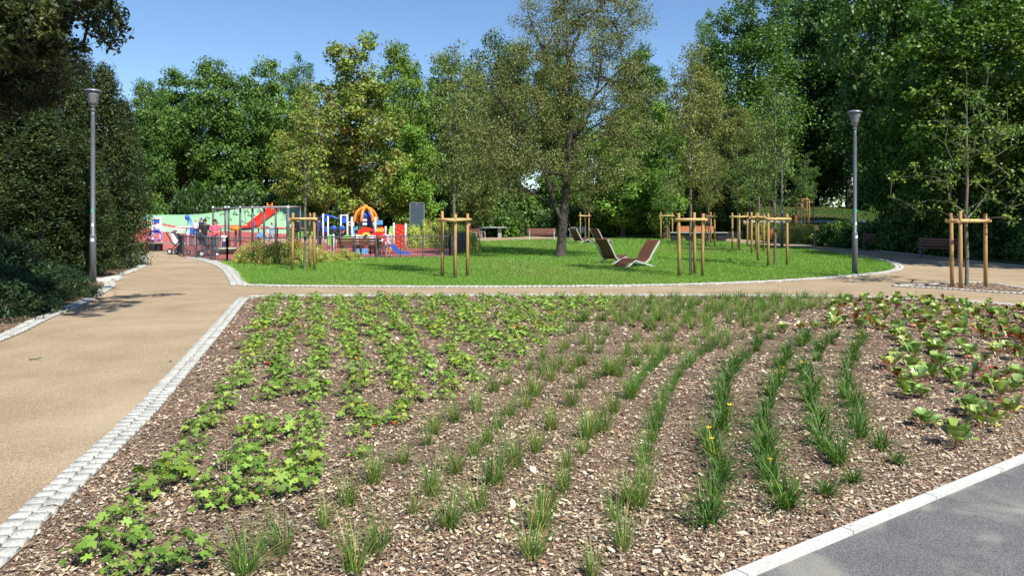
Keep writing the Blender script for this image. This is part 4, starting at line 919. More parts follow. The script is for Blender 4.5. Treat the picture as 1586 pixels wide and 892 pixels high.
# ------------------------------------------------------------ lamps
M_pole = mat('lamp_grey', (0.14, 0.155, 0.165), .4, .3, var=.05)
M_lid = mat('lamp_lid', (0.28, 0.29, 0.31), .35, .5, var=.05)
def glass_mat():
    m = bpy.data.materials.new('lamp_glass'); n, p = nodes_of(m); p.inputs['Base Color'].default_value = (.78, .8, .8, 1); p.inputs['Roughness'].default_value = .12; p.inputs['Transmission Weight'].default_value = .75; p.inputs['IOR'].default_value = 1.15
    nz = n.nodes.new('ShaderNodeTexNoise'); nz.inputs['Scale'].default_value = 20; r_ = n.nodes.new('ShaderNodeMapRange'); r_.inputs[3].default_value = .08; r_.inputs[4].default_value = .25; n.links.new(nz.outputs[0], r_.inputs[0]); n.links.new(r_.outputs[0], p.inputs['Roughness']); return m
M_glass = glass_mat()
def lamp(x, yb, H, label, stickers=False):
    X, Y = G(x, yb); t = thing('street_lamp', label, 'street lamp', (X, Y, float(terr(X, Y))), 0, 'park lamps')
    b = B(); b.lathe([(.085, -.05), (.085, 1.3), (.078, 1.34), (.062, 1.36), (.058, H-1.0), (.05, H-.72), (.05, H-.66)], 20); b.obj('pole', M_pole, t, smooth=True)
    b = B(); b.lathe([(.05, H-.66), (.062, H-.64), (.062, H-.56), (.045, H-.52), (.085, H-.50), (.085, H-.485)], 20); b.obj('collar', M_pole, t, smooth=True)
    b = B(); b.lathe([(.085, H-.485), (.11, H-.36), (.155, H-.20), (.195, H-.085), (.185, H-.085), (.145, H-.2), (.10, H-.36), (.075, H-.48)], 24); b.obj('shade', M_glass, t, smooth=True)
    b = B(); b.lathe([(.02, H-.48), (.035, H-.44), (.02, H-.34), (.045, H-.3), (.05, H-.12), (.02, H-.09)], 14); b.obj('light_source', mat('lamp_core', (.75, .76, .76), .3, .4), t, smooth=True)
    for k in range(4):
        a = k*PI/2+.6; b = B(); b.tube([(math.cos(a)*.083, math.sin(a)*.083, H-.49), (math.cos(a)*.16, math.sin(a)*.16, H-.21), (math.cos(a)*.2, math.sin(a)*.2, H-.085)], .004, 6); b.obj('shade_rib', M_lid, t)
    b = B(); b.lathe([(.20, H-.09), (.225, H-.08), (.228, H-.06), (.20, H-.04), (.12, H-.01), (.03, H), (.01, H)], 28); b.obj('lid', M_lid, t, smooth=True)
    if stickers:
        for z, c, nm in ((2.02, (.05, .45, .25), 'green_sticker'), (1.62, (.75, .75, .72), 'white_sticker'), (1.20, (.75, .75, .72), 'white_sticker')):
            b = B(); rr_ = .061 if z > 1.36 else .0865; n = 5
            V = [(math.sin(-.5+i*.25+.3)*(rr_+.002), -math.cos(-.5+i*.25+.3)*(rr_+.002), zz) for zz in (z-.045, z+.045) for i in range(n)]
            b.add(V, [(i, i+1, n+i+1, n+i) for i in range(n-1)]); b.obj('sticker', mat(nm, c, .5), t)
lamp(144, 438, 5.42, 'tall grey park lamp standing before the dark yews', True)
lamp(1324, 425.5, 5.2, 'tall grey park lamp at the right tip of the lawn', True)
lamp(1162, 371.5, 5.3, 'slim far lamp behind the dark stake frame')
lamp(1211, 386, 5.4, 'dark shaded lamp behind the bright-railed stake frame')

# ------------------------------------------------------------ benches, loungers and the like
M_wood = mat('red_brown_wood', (0.16, 0.062, 0.038), .5, var=.25, scale=5, stretch=(1, 6, 6), bump=.1)
M_orange = mat('orange_wood', (0.42, 0.15, 0.06), .5, var=.2, scale=5, stretch=(1, 6, 6))
M_alu = mat('pale_metal', (0.62, 0.63, 0.63), .35, .3, var=.05)
M_dark = mat('black_metal', (0.025, 0.027, 0.03), .5, .2, var=.1)
M_gr = mat('fence_grey', (0.085, 0.095, 0.105), .5, .2, var=.06)
def bench(X, Y, rz, label, L=1.8, leg=None, group='park benches', wood=None, arms=True, zz=None):
    t = thing('park_bench', label, 'bench', (X, Y, float(terr(X, Y)) if zz is None else zz), rz, group); leg = leg or M_dark; wood = wood or M_wood
    b = B()
    for i in range(4): b.box((0, -.03-.115*i, .45-.008*i), (L, .09, .035))
    b.obj('seat', wood, t, bevel=.006)
    b = B()
    for i in range(3): b.box((0, .06+.03*i, .56+.12*i), (L, .03, .10), (-.22, 0, 0))
    b.obj('backrest', wood, t, bevel=.006)
    for s in (-1, 1):
        b = B(); x = s*(L/2-.14); b.bar((x, -.42, 0), (x, -.36, .42), .05, .05); b.bar((x, .10, 0), (x, -.02, .42), .05, .05); b.bar((x, -.38, .425), (x, .02, .435), .05, .03); b.bar((x, .02, .43), (x, .155, .86), .05, .035)
        if arms: b.bar((x, -.38, .64), (x, .08, .66), .05, .03); b.bar((x, -.37, .43), (x, -.37, .64), .04, .04)
        b.obj('leg', leg, t)
    return t
def at(x, y): return G(x, y)
X, Y = at(553, 400); bench(X, Y+.55, PI, 'red brown bench inside the playground fence seen from behind', 1.95, M_dark)
X, Y = at(839, 373); bench(X, Y, 0, 'red brown bench with pale ends left of the big trunk', 2.0, M_alu, group='benches at the back path')
X, Y = at(737, 374); bench(X, Y, R(70), 'bench end beside the table tennis table', 1.8, M_alu, group='benches at the back path')
X, Y = at(1281, 380.5); bench(X, Y, R(-40), 'shaded bench farthest left under the right trees', 1.5, M_gr, group='shaded benches')
X, Y = at(1362, 388); bench(X, Y, R(-38), 'shaded bench right of the right lamp', 1.6, M_gr, group='shaded benches')
X, Y = at(1456, 399.5); bench(X, Y, R(-36), 'shaded bench left behind the island stakes', 1.7, M_gr, group='shaded benches')
def slat_bench():
    X, Y = at(895, 368); t = thing('slatted_bench', 'pale grey slatted bench behind the far loungers', 'bench', (X, Y, 0), 0)
    b = B()
    for i in range(11): b.box((-.62+.124*i, .12, .62), (.07, .05, .42), (-.3, 0, 0)); b.box((-.62+.124*i, -.18, .42), (.07, .45, .03))
    b.obj('seat', M_alu, t)
    for s in (-1, 1): b = B(); b.bar((s*.66, -.45, 0), (s*.62, -.3, .42), .06, .05); b.bar((s*.66, .25, 0), (s*.62, 0, .42), .06, .05); b.obj('leg', M_alu, t)
slat_bench()
def lounger(X, Y, rz, label):
    t = thing('lounger', label, 'lounger', (X, Y, 0), rz, 'wooden wave loungers on the lawn')
    sp = smooth_line([(0, .05), (.24, .20), (.50, .32), (.74, .26), (.94, .20), (1.10, .31), (1.24, .53), (1.38, .74), (1.58, .97)], 6); P = resample(sp, .085)
    bs = B(); bb = B()
    for i in range(len(P)-1):
        a, c = P[i], P[i+1]; d = c-a; d /= np.linalg.norm(d); a2 = a+d*.006; c2 = c-d*.006
        (bs if (a[0]+c[0])/2 < .98 else bb).add([(a2[0], y, a2[1]+z) if False else (a2[0]-d[1]*z, y, a2[1]+d[0]*z) for y in (-.31, .31) for z in (0, .022)]+[(c2[0]-d[1]*z, y, c2[1]+d[0]*z) for y in (-.31, .31) for z in (0, .022)], [(0, 1, 3, 2), (4, 6, 7, 5), (0, 4, 5, 1), (2, 3, 7, 6), (0, 2, 6, 4), (1, 5, 7, 3)])
    bs.obj('seat', M_wood, t); bb.obj('backrest', M_wood, t)
    for s in (-1, 1):
        b = B(); y = s*.33
        for a, c in (((0.02, 0.0), (.50, .27)), ((.50, .27), (1.46, .0)), ((.90, .15), (1.11, .28)), ((1.11, .28), (1.26, .50)), ((1.26, .50), (1.60, .95))): b.bar((a[0], y, a[1]), (c[0], y, c[1]), .035, .05)
        b.obj('side_frame', M_alu, t)
    b = B(); b.bar((.02, -.33, .015), (.02, .33, .015), .04, .03); b.bar((1.46, -.33, .015), (1.46, .33, .015), .04, .03); b.obj('foot_bar', M_alu, t)
def lng(x, y, deg, lab):
    X, Y = G(x, y); lounger(X, Y, R(deg), lab)
lng(958, 415.5, 30, 'near wooden lounger facing left, seen from its seat side')
lng(971, 407.5, 224, 'near wooden lounger turned away with its dark back to the camera')
lng(913, 377, 222, 'far lounger on the left with its dark back to the camera')
lng(946, 377.5, 222, 'far lounger on the right behind the near pair')
def long_bench():
    X, Y = at(1082, 375); t = thing('long_bench', 'long dark based bench with orange wooden backrests', 'bench', (X, Y, 0), R(-3))
    s = Y/FPX; L = 88*s; b = B(); b.box((0, .1, .66-.03), (L, .7, .05)); b.obj('seat', mat('grey_slab', (.33, .34, .35), .6), t)
    for x in (-.40, -.14, .13, .40):
        b = B(); x *= L; w2 = .36
        b.plate([(x-w2*.65, 0), (x+w2*.65, 0), (x+w2, .60), (x-w2, .60)], .5, y=.1); b.obj('support', M_dark, t)
    for x, w_ in ((-.24, .25), (.11, .34)): b = B(); [b.box((x*L+(i-4.5)*w_*L/10, .38, .86), (w_*L/10-.012, .04, .40), (-.12, 0, 0)) for i in range(10)]; b.obj('backrest', M_orange, t)
long_bench()
def pingpong():
    X, Y = at(759, 368); t = thing('table_tennis_table', 'grey outdoor table tennis table behind the lawn', 'table', (X, Y, 0), R(4)); g = mat('table_grey', (.33, .38, .40), .5)
    b = B(); b.box((0, 0, .80), (2.6, 1.5, .06)); b.obj('table_top', g, t, bevel=.01)
    b = B(); b.box((0, 0, .90), (.04, 1.6, .15)); b.obj('net', M_alu, t)
    for sx in (-.75, .75): b = B(); b.box((sx, 0, .38), (.28, .9, .77)); b.obj('leg', mat('leg_grey', (.30, .31, .32), .6), t)
pingpong()
def bin_(x, y, label):
    X, Y = G(x, y); t = thing('litter_bin', label, 'litter bin', (X, Y, float(terr(X, Y))), 0, 'wood clad litter bins')
    b = B()
    for k in range(16): a = k*PI/8; b.box((math.cos(a)*.2, math.sin(a)*.2, .52), (.025, .066, .66), (0, 0, a))
    b.obj('slats', M_orange, t); b = B(); b.lathe([(.185, .2), (.185, .84), (.17, .84), (.17, .25)], 16); b.obj('liner', M_dark, t); b = B(); b.lathe([(.08, 0), (.08, .2)], 10); b.obj('foot', M_dark, t)
    b = B(); b.lathe([(.225, .86), (.23, .89), (.2, .92), (.1, .925), (.1, .86)], 18); b.obj('rim', M_gr, t)
bin_(1193, 375, 'orange brown litter bin behind the bright-railed stakes'); bin_(1231, 350, 'red brown litter bin on the bank beside the little stake frames')

# ------------------------------------------------------------ playground
# rubber hill with green and red bands
def hill():
    nx, ny = 120, 90; V = []; C = []
    xs = np.linspace(-27.5, -11.5, nx)
    prof = lambda u: np.clip(u, 0, 1)**.9
    for j in range(ny):
        for i, X in enumerate(xs):
            v = j/(ny-1); H = (1.80+.62*sstep(-25, -19, X))*sstep(-12.5, -17, X)
            Yf = 50.5+.6*math.sin(X*.5); Yv = Yf+v*12; u = v/.72
            z = H*(sstep(0, 1, np.array(u)) if u < 1 else 1-sstep(1.0, 1.39, np.array(u)))
            V.append((X, Yv, float(z)+.018))
    idx = np.arange(nx*ny).reshape(ny, nx); F = np.stack([idx[:-1, :-1], idx[:-1, 1:], idx[1:, 1:], idx[1:, :-1]], -1).reshape(-1, 4); V = np.array(V)
    cz = V[F].mean(1); g = np.array([.27, .47, .27]); g2 = np.array([.33, .54, .33]); rd = np.array([.42, .10, .085])
    zz = cz[:, 2]; C = np.tile(g, (len(F), 1)); b1 = .62+.08*np.sin(cz[:, 0]*.9)+.22*np.exp(-((cz[:, 0]+26)/1.2)**2); C[zz < b1+.42] = rd; C[zz < b1+.30] = g2; C[zz < b1] = rd; C[cz[:, 1] > 58.5] = g
    tag(link('hill', nmesh('hill', V, F, attr_mat('rubber_hill', .85), C, smooth=True)), 'pale green and red rubber hill in the playground', None, None, 'structure')
    zf = lambda X, Y: (lambda v, H: H*float(sstep(0, 1, np.array(v/.72))))((Y-50.5-.6*math.sin(X*.5))/12, (1.80+.62*float(sstep(-25, -19, X)))*float(sstep(-12.5, -17, X)))
    return zf
hillz = hill()
kk = 0
for x, y in [(365, 333), (383, 330), (375, 345), (392, 336), (322, 340), (344, 334), (357, 342), (402, 329), (411, 338), (337, 346)]:       # climbing hoops
    Y = 52.; X = (x-793)*Y/FPX; kk += 1
    lo_, hi_ = 50.5, 59.
    for _ in range(30):
        Y = (lo_+hi_)/2; X = (x-793)*Y/FPX
        if CAMH-(y-330)*Y/FPX > hillz(X, Y): lo_ = Y
        else: hi_ = Y
    b = B(); b.tube([(-.13, 0, -.05), (-.13, -.05, .16), (0, -.07, .22), (.13, -.05, .16), (.13, 0, -.05)], .028, 6); o = b.obj('climbing_hoop', M_dark); o.location = (X, Y, hillz(X, Y)); o.rotation_euler = (.5, 0, random.uniform(-.6, .6))
    tag(o, f'dark climbing hoop set into the green hill, {ordn(kk)} of those listed from the middle outward' if False else f'dark climbing hoop on the green rubber hill near the {["slide foot","slide top","saucer","slide middle","pink shirted woman","left swing post","saucer left rim","slide ladder","blue climber","swing frame left bay"][kk-1]}', 'climbing hoop', 'climbing hoops on the rubber hill')

C_ = {'white': mat('white_paint', (.72, .74, .74), .4), 'blue': mat('blue_plastic', (.03, .12, .55), .35), 'lblue': mat('light_blue_plastic', (.12, .38, .72), .35), 'red': mat('red_plastic', (.62, .04, .025), .35), 'orange': mat('orange_plastic', (.85, .26, .03), .35), 'yellow': mat('yellow_plastic', (.85, .62, .10), .35), 'green': mat('green_plastic', (.22, .58, .12), .35), 'purple': mat('purple_plastic', (.28, .16, .55), .4), 'steel': mat('galvanised', (.45, .47, .49), .35, .5)}

def fence_run(name_label, pts, H=.97, group=None, step=.11):
    """posts and barred panels between consecutive pixel points"""
    P = [Vector((*G(*p), 0)) for p in pts]; t = thing('metal_fence', name_label, 'fence', P[0], 0, group); O = P[0]
    for p in P: b = B(); b.bar(p-O+Vector((0, 0, -.03)), p-O+Vector((0, 0, H+.03)), .06, .06); b.obj('post', M_gr, t)
    for a, c in zip(P[:-1], P[1:]):
        a, c = a-O, c-O; b = B(); z = Vector((0, 0, 1)); b.bar(a+z*(H-.03), c+z*(H-.03), .03, .045); b.bar(a+z*.10, c+z*.10, .03, .04); n = max(2, int((c-a).length/step))
        for i in range(1, n): p = a+(c-a)*(i/n); b.bar(p+z*.1, p+z*(H-.04), .014, .014)
        b.obj('panel', M_gr, t)
fence_run('curved grey metal fence at the left playground entrance', [(276, 394), (284, 398), (304, 400.8), (327, 404), (332, 404.5), (352, 406)], group='grey playground fences')
fence_run('grey metal fence along the front of the playground', [(352, 406), (400, 404.8), (460, 402.8), (485, 402), (515, 401.4), (550, 401), (583, 400.5), (620, 400), (655, 399.5), (697, 398.5)], group='grey playground fences')
fence_run('grey metal fence closing the right side of the playground', [(697, 398.5), (706, 394.5), (714, 391), (721, 388)], group='grey playground fences')
fence_run('grey metal fence at the back behind the play tower', [(721, 388), (690, 385), (655, 383), (600, 381), (540, 380), (480, 379), (430, 378)], group='grey playground fences')
fence_run('low grey fence behind the orange saucer', [(430, 378), (400, 376.5), (370, 376), (342, 375.5)], group='grey playground fences')

def local(x, y, Y, O): v = W(x, y, Y)-O; return v
def notice_board():
    Y = 44; O = W(646, 383, Y); O.z = 0; t = thing('notice_board', 'dark grey notice board in a metal frame behind the fence', 'notice board', O); s = Y/FPX
    b = B(); b.box((0, 0, 1.85), (.72, .05, 1.22)); b.obj('board', mat('slate_board', (.055, .085, .105), .4), t)
    for sx in (-1, 1): b = B(); b.bar((sx*.40, 0, -.05), (sx*.40, 0, 2.55), .06, .06); b.obj('post', M_lid, t)
    b = B(); b.bar((-.43, 0, 2.53), (.43, 0, 2.53), .06, .05); b.obj('top_rail', M_lid, t)
    b = B(); b.box((0, -.02, 2.44), (.14, .04, .06)); b.obj('lock', M_lid, t)
notice_board()

def play_tower():
    Y = 37.5; O = W(570, 395, Y); O.z = 0; t = thing('play_tower', 'colourful play tower with orange ribbed dome and red panels', 'play tower', O); s = Y/FPX
    X = lambda x: (x-570)*s
    Z = lambda y: CAMH-(y-330)*s
    for x, yt, dy in [(547, 337, -.3), (557, 337, .9), (574, 338, .9), (583, 337, -.3), (602, 351, -.9), (611, 346, -.2), (629, 347, -.2), (541, 343, .9), (513, 363, -.6), (523, 363, -.9)]:
        b = B(); b.tube([(X(x), dy, 0), (X(x), dy, Z(yt)), (X(x), dy, Z(yt)+.03)], [.05, .05, .03], 12); b.obj('post', C_['white'], t, smooth=True)
    b = B(); b.box((X(565), .3, Z(376)), (1.2, 1.3, .08)); b.obj('platform', M_gr, t)
    cx, cz = X(564.5), Z(341); r_ = 17*s
    for k in range(6):
        a = k*PI/3+.35; b = B(); b.tube([(cx+math.cos(a)*r_*math.sin(q), .3+math.sin(a)*r_*math.sin(q), cz+r_*1.15*math.cos(q)) for q in np.linspace(.12, 1.75, 9)], .072, 8); b.obj('dome_rib', C_['orange'], t, smooth=True)
    b = B(); b.ball((cx, .3, cz+r_*1.18), .13); b.obj('dome_ball', C_['orange'], t, smooth=True)
    b = B(); b.lathe([(.30, 0), (.30, .42), (.34, .42), (.2, .66), (.02, .72)], 14, (X(564), .5, Z(350))); b.obj('tube_climber', C_['blue'], t, smooth=True)
    b = B(); b.box((X(564), .18, Z(347)), (.2, .1, .12)); b.box((X(564), .18, Z(341)), (.2, .1, .10)); b.obj('climber_window', C_['white'], t)
    # red arch panel with yellow ring
    b = B(); n = 16; ro, rh = .42, .24; cxp = X(570.5); zc = Z(368)
    out = [(cxp-.44, Z(386))]+[(cxp+.44*math.cos(a), Z(360)+.30*math.sin(a)) for a in np.linspace(PI, 0, n)]+[(cxp+.44, Z(386))]
    b.arch(cxp, zc, .52, .26, .05, y=-.52, a0=0, a1=PI, n=22); b.obj('arch_panel', C_['red'], t)
    b = B(); b.arch(cxp, zc, .262, .16, .06, y=-.53, a0=0, a1=PI, n=22); b.obj('arch_ring', C_['yellow'], t)
    b = B(); b.box((cxp-.39, -.52, Z(378)), (.24, .05, .60)); b.box((cxp+.39, -.52, Z(378)), (.24, .05, .60)); b.obj('arch_foot', C_['red'], t)
    # leaning red panel with two yellow rings
    b = B(); cxp = X(594); b.plate([(cxp-.34, Z(378)), (cxp-.30, Z(364)), (cxp-.12, Z(353)), (cxp+.08, Z(350)), (cxp+.22, Z(354)), (cxp+.26, Z(366)), (cxp+.24, Z(379))], .05, y=-.95); b.obj('face_panel', C_['red'], t)
    for dx, dz in ((-.09, 355), (.09, 355)): b = B(); b.arch(cxp+dx, Z(dz)-.02, .09, .04, .06, y=-.96, a0=0, a1=2*PI, n=16); b.obj('panel_ring', C_['yellow'], t)
    b = B(); b.arch(cxp+.06, Z(368)+.03, .20, .15, .06, y=-.96, a0=PI*1.1, a1=PI*1.9, n=12); b.obj('panel_curve', C_['orange'], t)
    b = B(); b.plate([(X(603.5), Z(385)), (X(610), Z(385)), (X(610), Z(350)), (X(606), Z(350)), (X(603), Z(358))], .05, y=-.3); b.obj('green_panel', C_['green'], t)
    b = B(); b.arch(X(603), Z(364), .24, .18, .06, y=-.85, a0=-PI/2, a1=PI/2, n=14); b.obj('yellow_hoop', C_['yellow'], t)
    b = B(); b.plate([(X(612.5), Z(384)), (X(627.5), Z(384)), (X(627.5), Z(350)), (X(624), Z(347.5)), (X(616), Z(347)), (X(612.5), Z(350))], .05, y=-.2); rp = b.obj('climbing_panel', C_['red'], t)
    b = B()
    for i in range(11): b.ball((X(614+((i*5) % 12)), -.25, Z(352+i*2.8)), .035, 8, 5)
    b.obj('climbing_grip', C_['orange'], rp, smooth=True)
    # light blue panels, green panels
    b = B(); b.plate([(X(549), Z(366)), (X(556), Z(366)), (X(556), Z(350)), (X(549), Z(354))], .05, y=-.3); b.obj('side_panel', C_['lblue'], t)
    b = B(); b.box((X(580), .9, Z(345)), (.5, .05, .22)); b.obj('side_panel', C_['lblue'], t)
    b = B(); b.box((X(518), -.75, Z(371)), (.26, .05, .50)); b.obj('low_panel', C_['green'], t)
    b = B(); b.plate([(X(534), Z(374)), (X(548), Z(374)), (X(548), Z(365)), (X(541), Z(363)), (X(534), Z(366))], .05, y=-.6); b.obj('low_panel', C_['green'], t)
    # slide
    pts = smooth_line([(X(603), Z(374.5)), (X(607), Z(376)), (X(618), Z(387)), (X(626), Z(393)), (X(640), Z(394.5))], 5); b = B()
    for (a, c) in zip(pts[:-1], pts[1:]):
        for y0, y1, h0, h1 in ((-1.15, -.75, 0, 0), (-1.17, -1.15, 0, .16), (-.75, -.73, 0, .16)):
            b.add([(a[0], y0, a[1]-.03), (a[0], y1, a[1]-.03), (a[0], y1, a[1]+h1), (a[0], y0, a[1]+h1), (c[0], y0, c[1]-.03), (c[0], y1, c[1]-.03), (c[0], y1, c[1]+h1), (c[0], y0, c[1]+h1)], [(0, 1, 5, 4), (1, 2, 6, 5), (2, 3, 7, 6), (3, 0, 4, 7), (0, 3, 2, 1), (4, 5, 6, 7)])
    b.obj('slide', C_['blue'], t)
    b = B(); b.box((X(566), -.7, Z(391)), (.5, .4, .42)); b.obj('step_block', C_['lblue'], t)
    b = B(); b.tube([(X(541), .9, Z(345)), (X(536), .5, Z(345)), (X(536), .5, Z(349)), (X(546), -.2, Z(350))], .03, 8); b.obj('handrail', C_['white'], t, smooth=True)
play_tower()
def frog_frame():
    Y = 42; O = W(510, 386, Y); O.z = 0; t = thing('play_climber', 'blue and white climbing frame with discs left of the tower', 'climbing frame', O); s = Y/FPX; X = lambda x: (x-510)*s; Z = lambda y: CAMH-(y-330)*s
    for x, yt in ((500.5, 331), (508, 334), (528, 333), (538, 333)): b = B(); b.tube([(X(x), 0, 0), (X(x), 0, Z(yt))], .045, 10); b.obj('post', C_['white'], t, smooth=True)
    b = B(); b.tube([(X(491), .3, Z(341)), (X(497), .2, Z(335)), (X(506), 0, Z(333.5)), (X(516), 0, Z(336)), (X(524), 0, Z(340))], .05, 8); b.obj('top_arc', C_['blue'], t, smooth=True)
    b = B(); b.box((X(504.5), 0, Z(340)), (.25, .08, .25)); b.box((X(504), 0, Z(355)), (.16, .08, .3)); b.obj('panel', C_['blue'], t)
    b = B(); b.box((X(533), 0, Z(341)), (.26, .08, .32)); b.obj('panel', C_['blue'], t)
    b = B(); b.box((X(533), 0, Z(333.5)), (.36, .06, .06)); b.obj('cross_rail', C_['white'], t)
    for x, y in ((518, 353), (531, 353)): b = B(); b.ball((X(x), -.2, Z(y)), (.16, .05, .12)); b.obj('disc', C_['blue'], t, smooth=True)
    for x in (518, 531): b = B(); b.tube([(X(x), -.2, Z(354)), (X(x+2), -.1, 0)], .03, 8); b.obj('disc_stem', M_gr, t)
    b = B(); b.tube([(X(490), .3, Z(341)), (X(490), .3, 0)], .045, 8); b.obj('post', M_gr, t)
frog_frame()
def parcours():
    Y0, Y1 = 43.5, 39.5; O = W(388, 385, 42); O.z = 0; t = thing('climbing_parcours', 'long grey frame of posts under one pale beam', 'climbing frame', O)
    pt = lambda x, y, Y: W(x, y, Y)-O
    f = lambda x: Y0+(Y1-Y0)*(x-330)/116
    for x in (330, 349, 354, 372, 391, 409, 427, 446):
        a = pt(x, 322, f(x)); b = B(); b.tube([(a.x, a.y, 0), (a.x, a.y, a.z)], .055 if x < 440 else .085, 10); b.obj('post', M_gr, t, smooth=True); b = B(); b.ball((a.x, a.y, a.z+.02), .07, 10, 6); b.obj('cap', C_['white'], t, smooth=True)
    b = B(); b.tube([pt(330, 323, Y0), pt(446, 320.5, Y1)], .045, 8); b.obj('beam', C_['steel'], t, smooth=True)
    b = B(); b.tube([pt(446, 320.5, Y1), pt(465, 320.5, 43)], .045, 8); b.obj('beam', C_['steel'], t, smooth=True)
    a = pt(465, 320, 43); b = B(); b.tube([(a.x, a.y, 0), a], .055, 10); b.obj('post', M_gr, t, smooth=True)
    for x, y in ((362, 333), (382, 334), (400, 330), (377, 346)):
        a = pt(x, 322, f(x)); e = pt(x+4, y, f(x)); b = B(); b.tube([a, e], .012, 6); b.box(e, (.2, .04, .04)); b.obj('hanging_grip', M_dark, t)
parcours()
def saucer():
    Y = 44; O = W(365, 376, Y); O.z = 0; t = thing('spinner', 'orange round spinner on a grey post', 'spinner', O); s = Y/FPX; z = CAMH-(354-330)*s
    b = B(); n = 24; pr = [(.30*1.0+.07*math.cos(a), .10*math.sin(a)) for a in np.linspace(0, 2*PI, 9)]
    b.lathe([(.05, z-.12), (.26, z-.13), (.32, z-.05), (.32, z+.06), (.27, z+.12), (.2, z+.10), (.05, z-.02)], 24); b.obj('seat_ring', C_['orange'], t, smooth=True)
    b = B(); b.tube([(0, 0, 0), (0, 0, z-.1)], .06, 10); b.obj('post', M_gr, t)
saucer()
def hillpt(x, y):
    a, c = 50.5, 59.
    for _ in range(40):
        Y = (a+c)/2
        if CAMH-(y-330)*Y/FPX > hillz((x-793)*Y/FPX, Y): a = Y
        else: c = Y
    return a
def red_slide():
    Ya, Yb = hillpt(424, 328), hillpt(391, 351)
    a = W(427, 327, Ya); z1 = hillz(a.x, a.y); O = Vector((a.x, a.y, z1)); t = thing('hill_slide', 'straight red slide coming down the green hill', 'slide', O)
    top = W(425, 325, Ya-.3)-O; bot = W(391, 351, Yb-.3)-O
    b = B(); d = (bot-top).normalized(); sd = d.cross(Vector((0, 0, 1))).normalized(); up = sd.cross(d); w_ = .33
    for u0, u1, h in ((-w_, w_, .05), (-w_-.05, -w_, .25), (w_, w_+.05, .25)): b.add([p+sd*u+up*z for p in (top, bot) for u, z in ((u0, 0), (u1, 0), (u1, h), (u0, h))], [(3, 2, 1, 0), (4, 5, 6, 7), (0, 1, 5, 4), (1, 2, 6, 5), (2, 3, 7, 6), (3, 0, 4, 7)])
    b.obj('chute', C_['red'], t)
    b = B(); e = bot; b.box((e.x-.35, e.y-.1, e.z-.02), (.9, .7, .08)); b.obj('run_out', C_['red'], t)
    for x in (414, 421.5): p = W(x, 327, Ya)-O; q = W(x, 314, Ya)-O; b = B(); b.tube([p+Vector((0, 0, -.3)), q], .05, 8); b.obj('hand_post', C_['orange'], t)
    b = B(); b.tube([W(414, 318, Ya)-O, W(421.5, 318, Ya)-O], .03, 8); b.obj('hand_rail', C_['orange'], t)
    for x, y, Y, c, h in ((393, 343, 46, 'blue', 0),): p = W(x, y, Y)-O; b = B(); b.tube([p, (p.x-.12, p.y, -O.z)], .05, 8); b.obj('blue_post', C_['blue'], t)
red_slide()
def simple_posts():
    X, Y = G(409, 385); t = thing('flag_post', 'single white post in front of the red slide', 'post', (X, Y, 0)); b = B(); b.tube([(0, 0, 0), (0, 0, 2.0), (0, 0, 2.05)], [.06, .06, .03], 12); b.obj('post', C_['white'], t, smooth=True)
    X, Y = G(404, 378); t = thing('spring_toy', 'small light blue spring rocker behind the photinia', 'spring rocker', (X, Y, 0)); b = B(); b.plate([(-.25, .35), (.2, .35), (.3, .6), (.18, .78), (.05, .62), (-.2, .7)], .06); b.obj('seat_panel', C_['lblue'], t); b = B(); b.tube([(.1*math.cos(k), .1*math.sin(k), .02+k*.0132) for k in np.arange(0, 25, .6)], .014, 5); b.obj('spring', M_gr, t)
    X, Y = G(459, 392); t = thing('spring_toy', 'small red rocker behind the pale stakes', 'spring rocker', (X, Y, 0)); b = B(); b.plate([(-.3, .25), (.25, .25), (.3, .45), (.1, .75), (-.1, .5), (-.3, .5)], .06); b.obj('seat_panel', C_['red'], t); b = B(); b.tube([(.1*math.cos(k), .1*math.sin(k), .02+k*.0096) for k in np.arange(0, 25, .6)], .014, 5); b.obj('spring', M_gr, t)
simple_posts()
def panel_toy():
    Y = 50; O = W(243, 377, Y); O.z = 0; t = thing('spinning_toy', 'white framed blue play panel with a purple hoop', 'play panel', O); s = Y/FPX; z1 = CAMH-(336-330)*s
    for sx in (-.26, .26): b = B(); b.box((sx, 0, z1/2), (.12, .12, z1)); b.obj('post', C_['white'], t)
    b = B(); b.box((0, 0, z1-.06), (.6, .14, .12)); b.obj('top_cap', C_['white'], t)
    b = B(); b.box((0, 0, z1-.28), (.38, .06, .26)); b.box((0, 0, z1-.92), (.38, .06, .28)); b.obj('blue_panel', C_['blue'], t)
    b = B(); b.box((0, 0, z1-.6), (.36, .05, .3)); b.obj('white_panel', C_['white'], t)
    b = B(); b.tube([(.42*math.cos(a), -.2+.42*.9*math.sin(a)*.3, .52+.34*math.sin(a)) for a in np.linspace(0, 2*PI, 25)], .035, 8, caps=False); b.obj('hoop', C_['purple'], t, smooth=True)
    b = B(); b.box((0, -.05, .2), (.5, .4, .08)); b.obj('step', C_['blue'], t)
panel_toy()
def picnic():
    X, Y = G(240, 389); t = thing('long_table', 'low grey table on dark legs left of the pushchair', 'table', (X-.2, Y, 0)); b = B(); b.box((0, 0, .42), (2.3, .55, .06)); b.obj('table_top', mat('weathered_grey', (.27, .23, .19), .7), t)
    for x in (-.65, .12, .45, ): b = B(); b.box((x, 0, .195), (.42 if x < -.2 else (.3 if x < .3 else .12), .4, .39)); b.obj('leg', M_dark, t)
picnic()
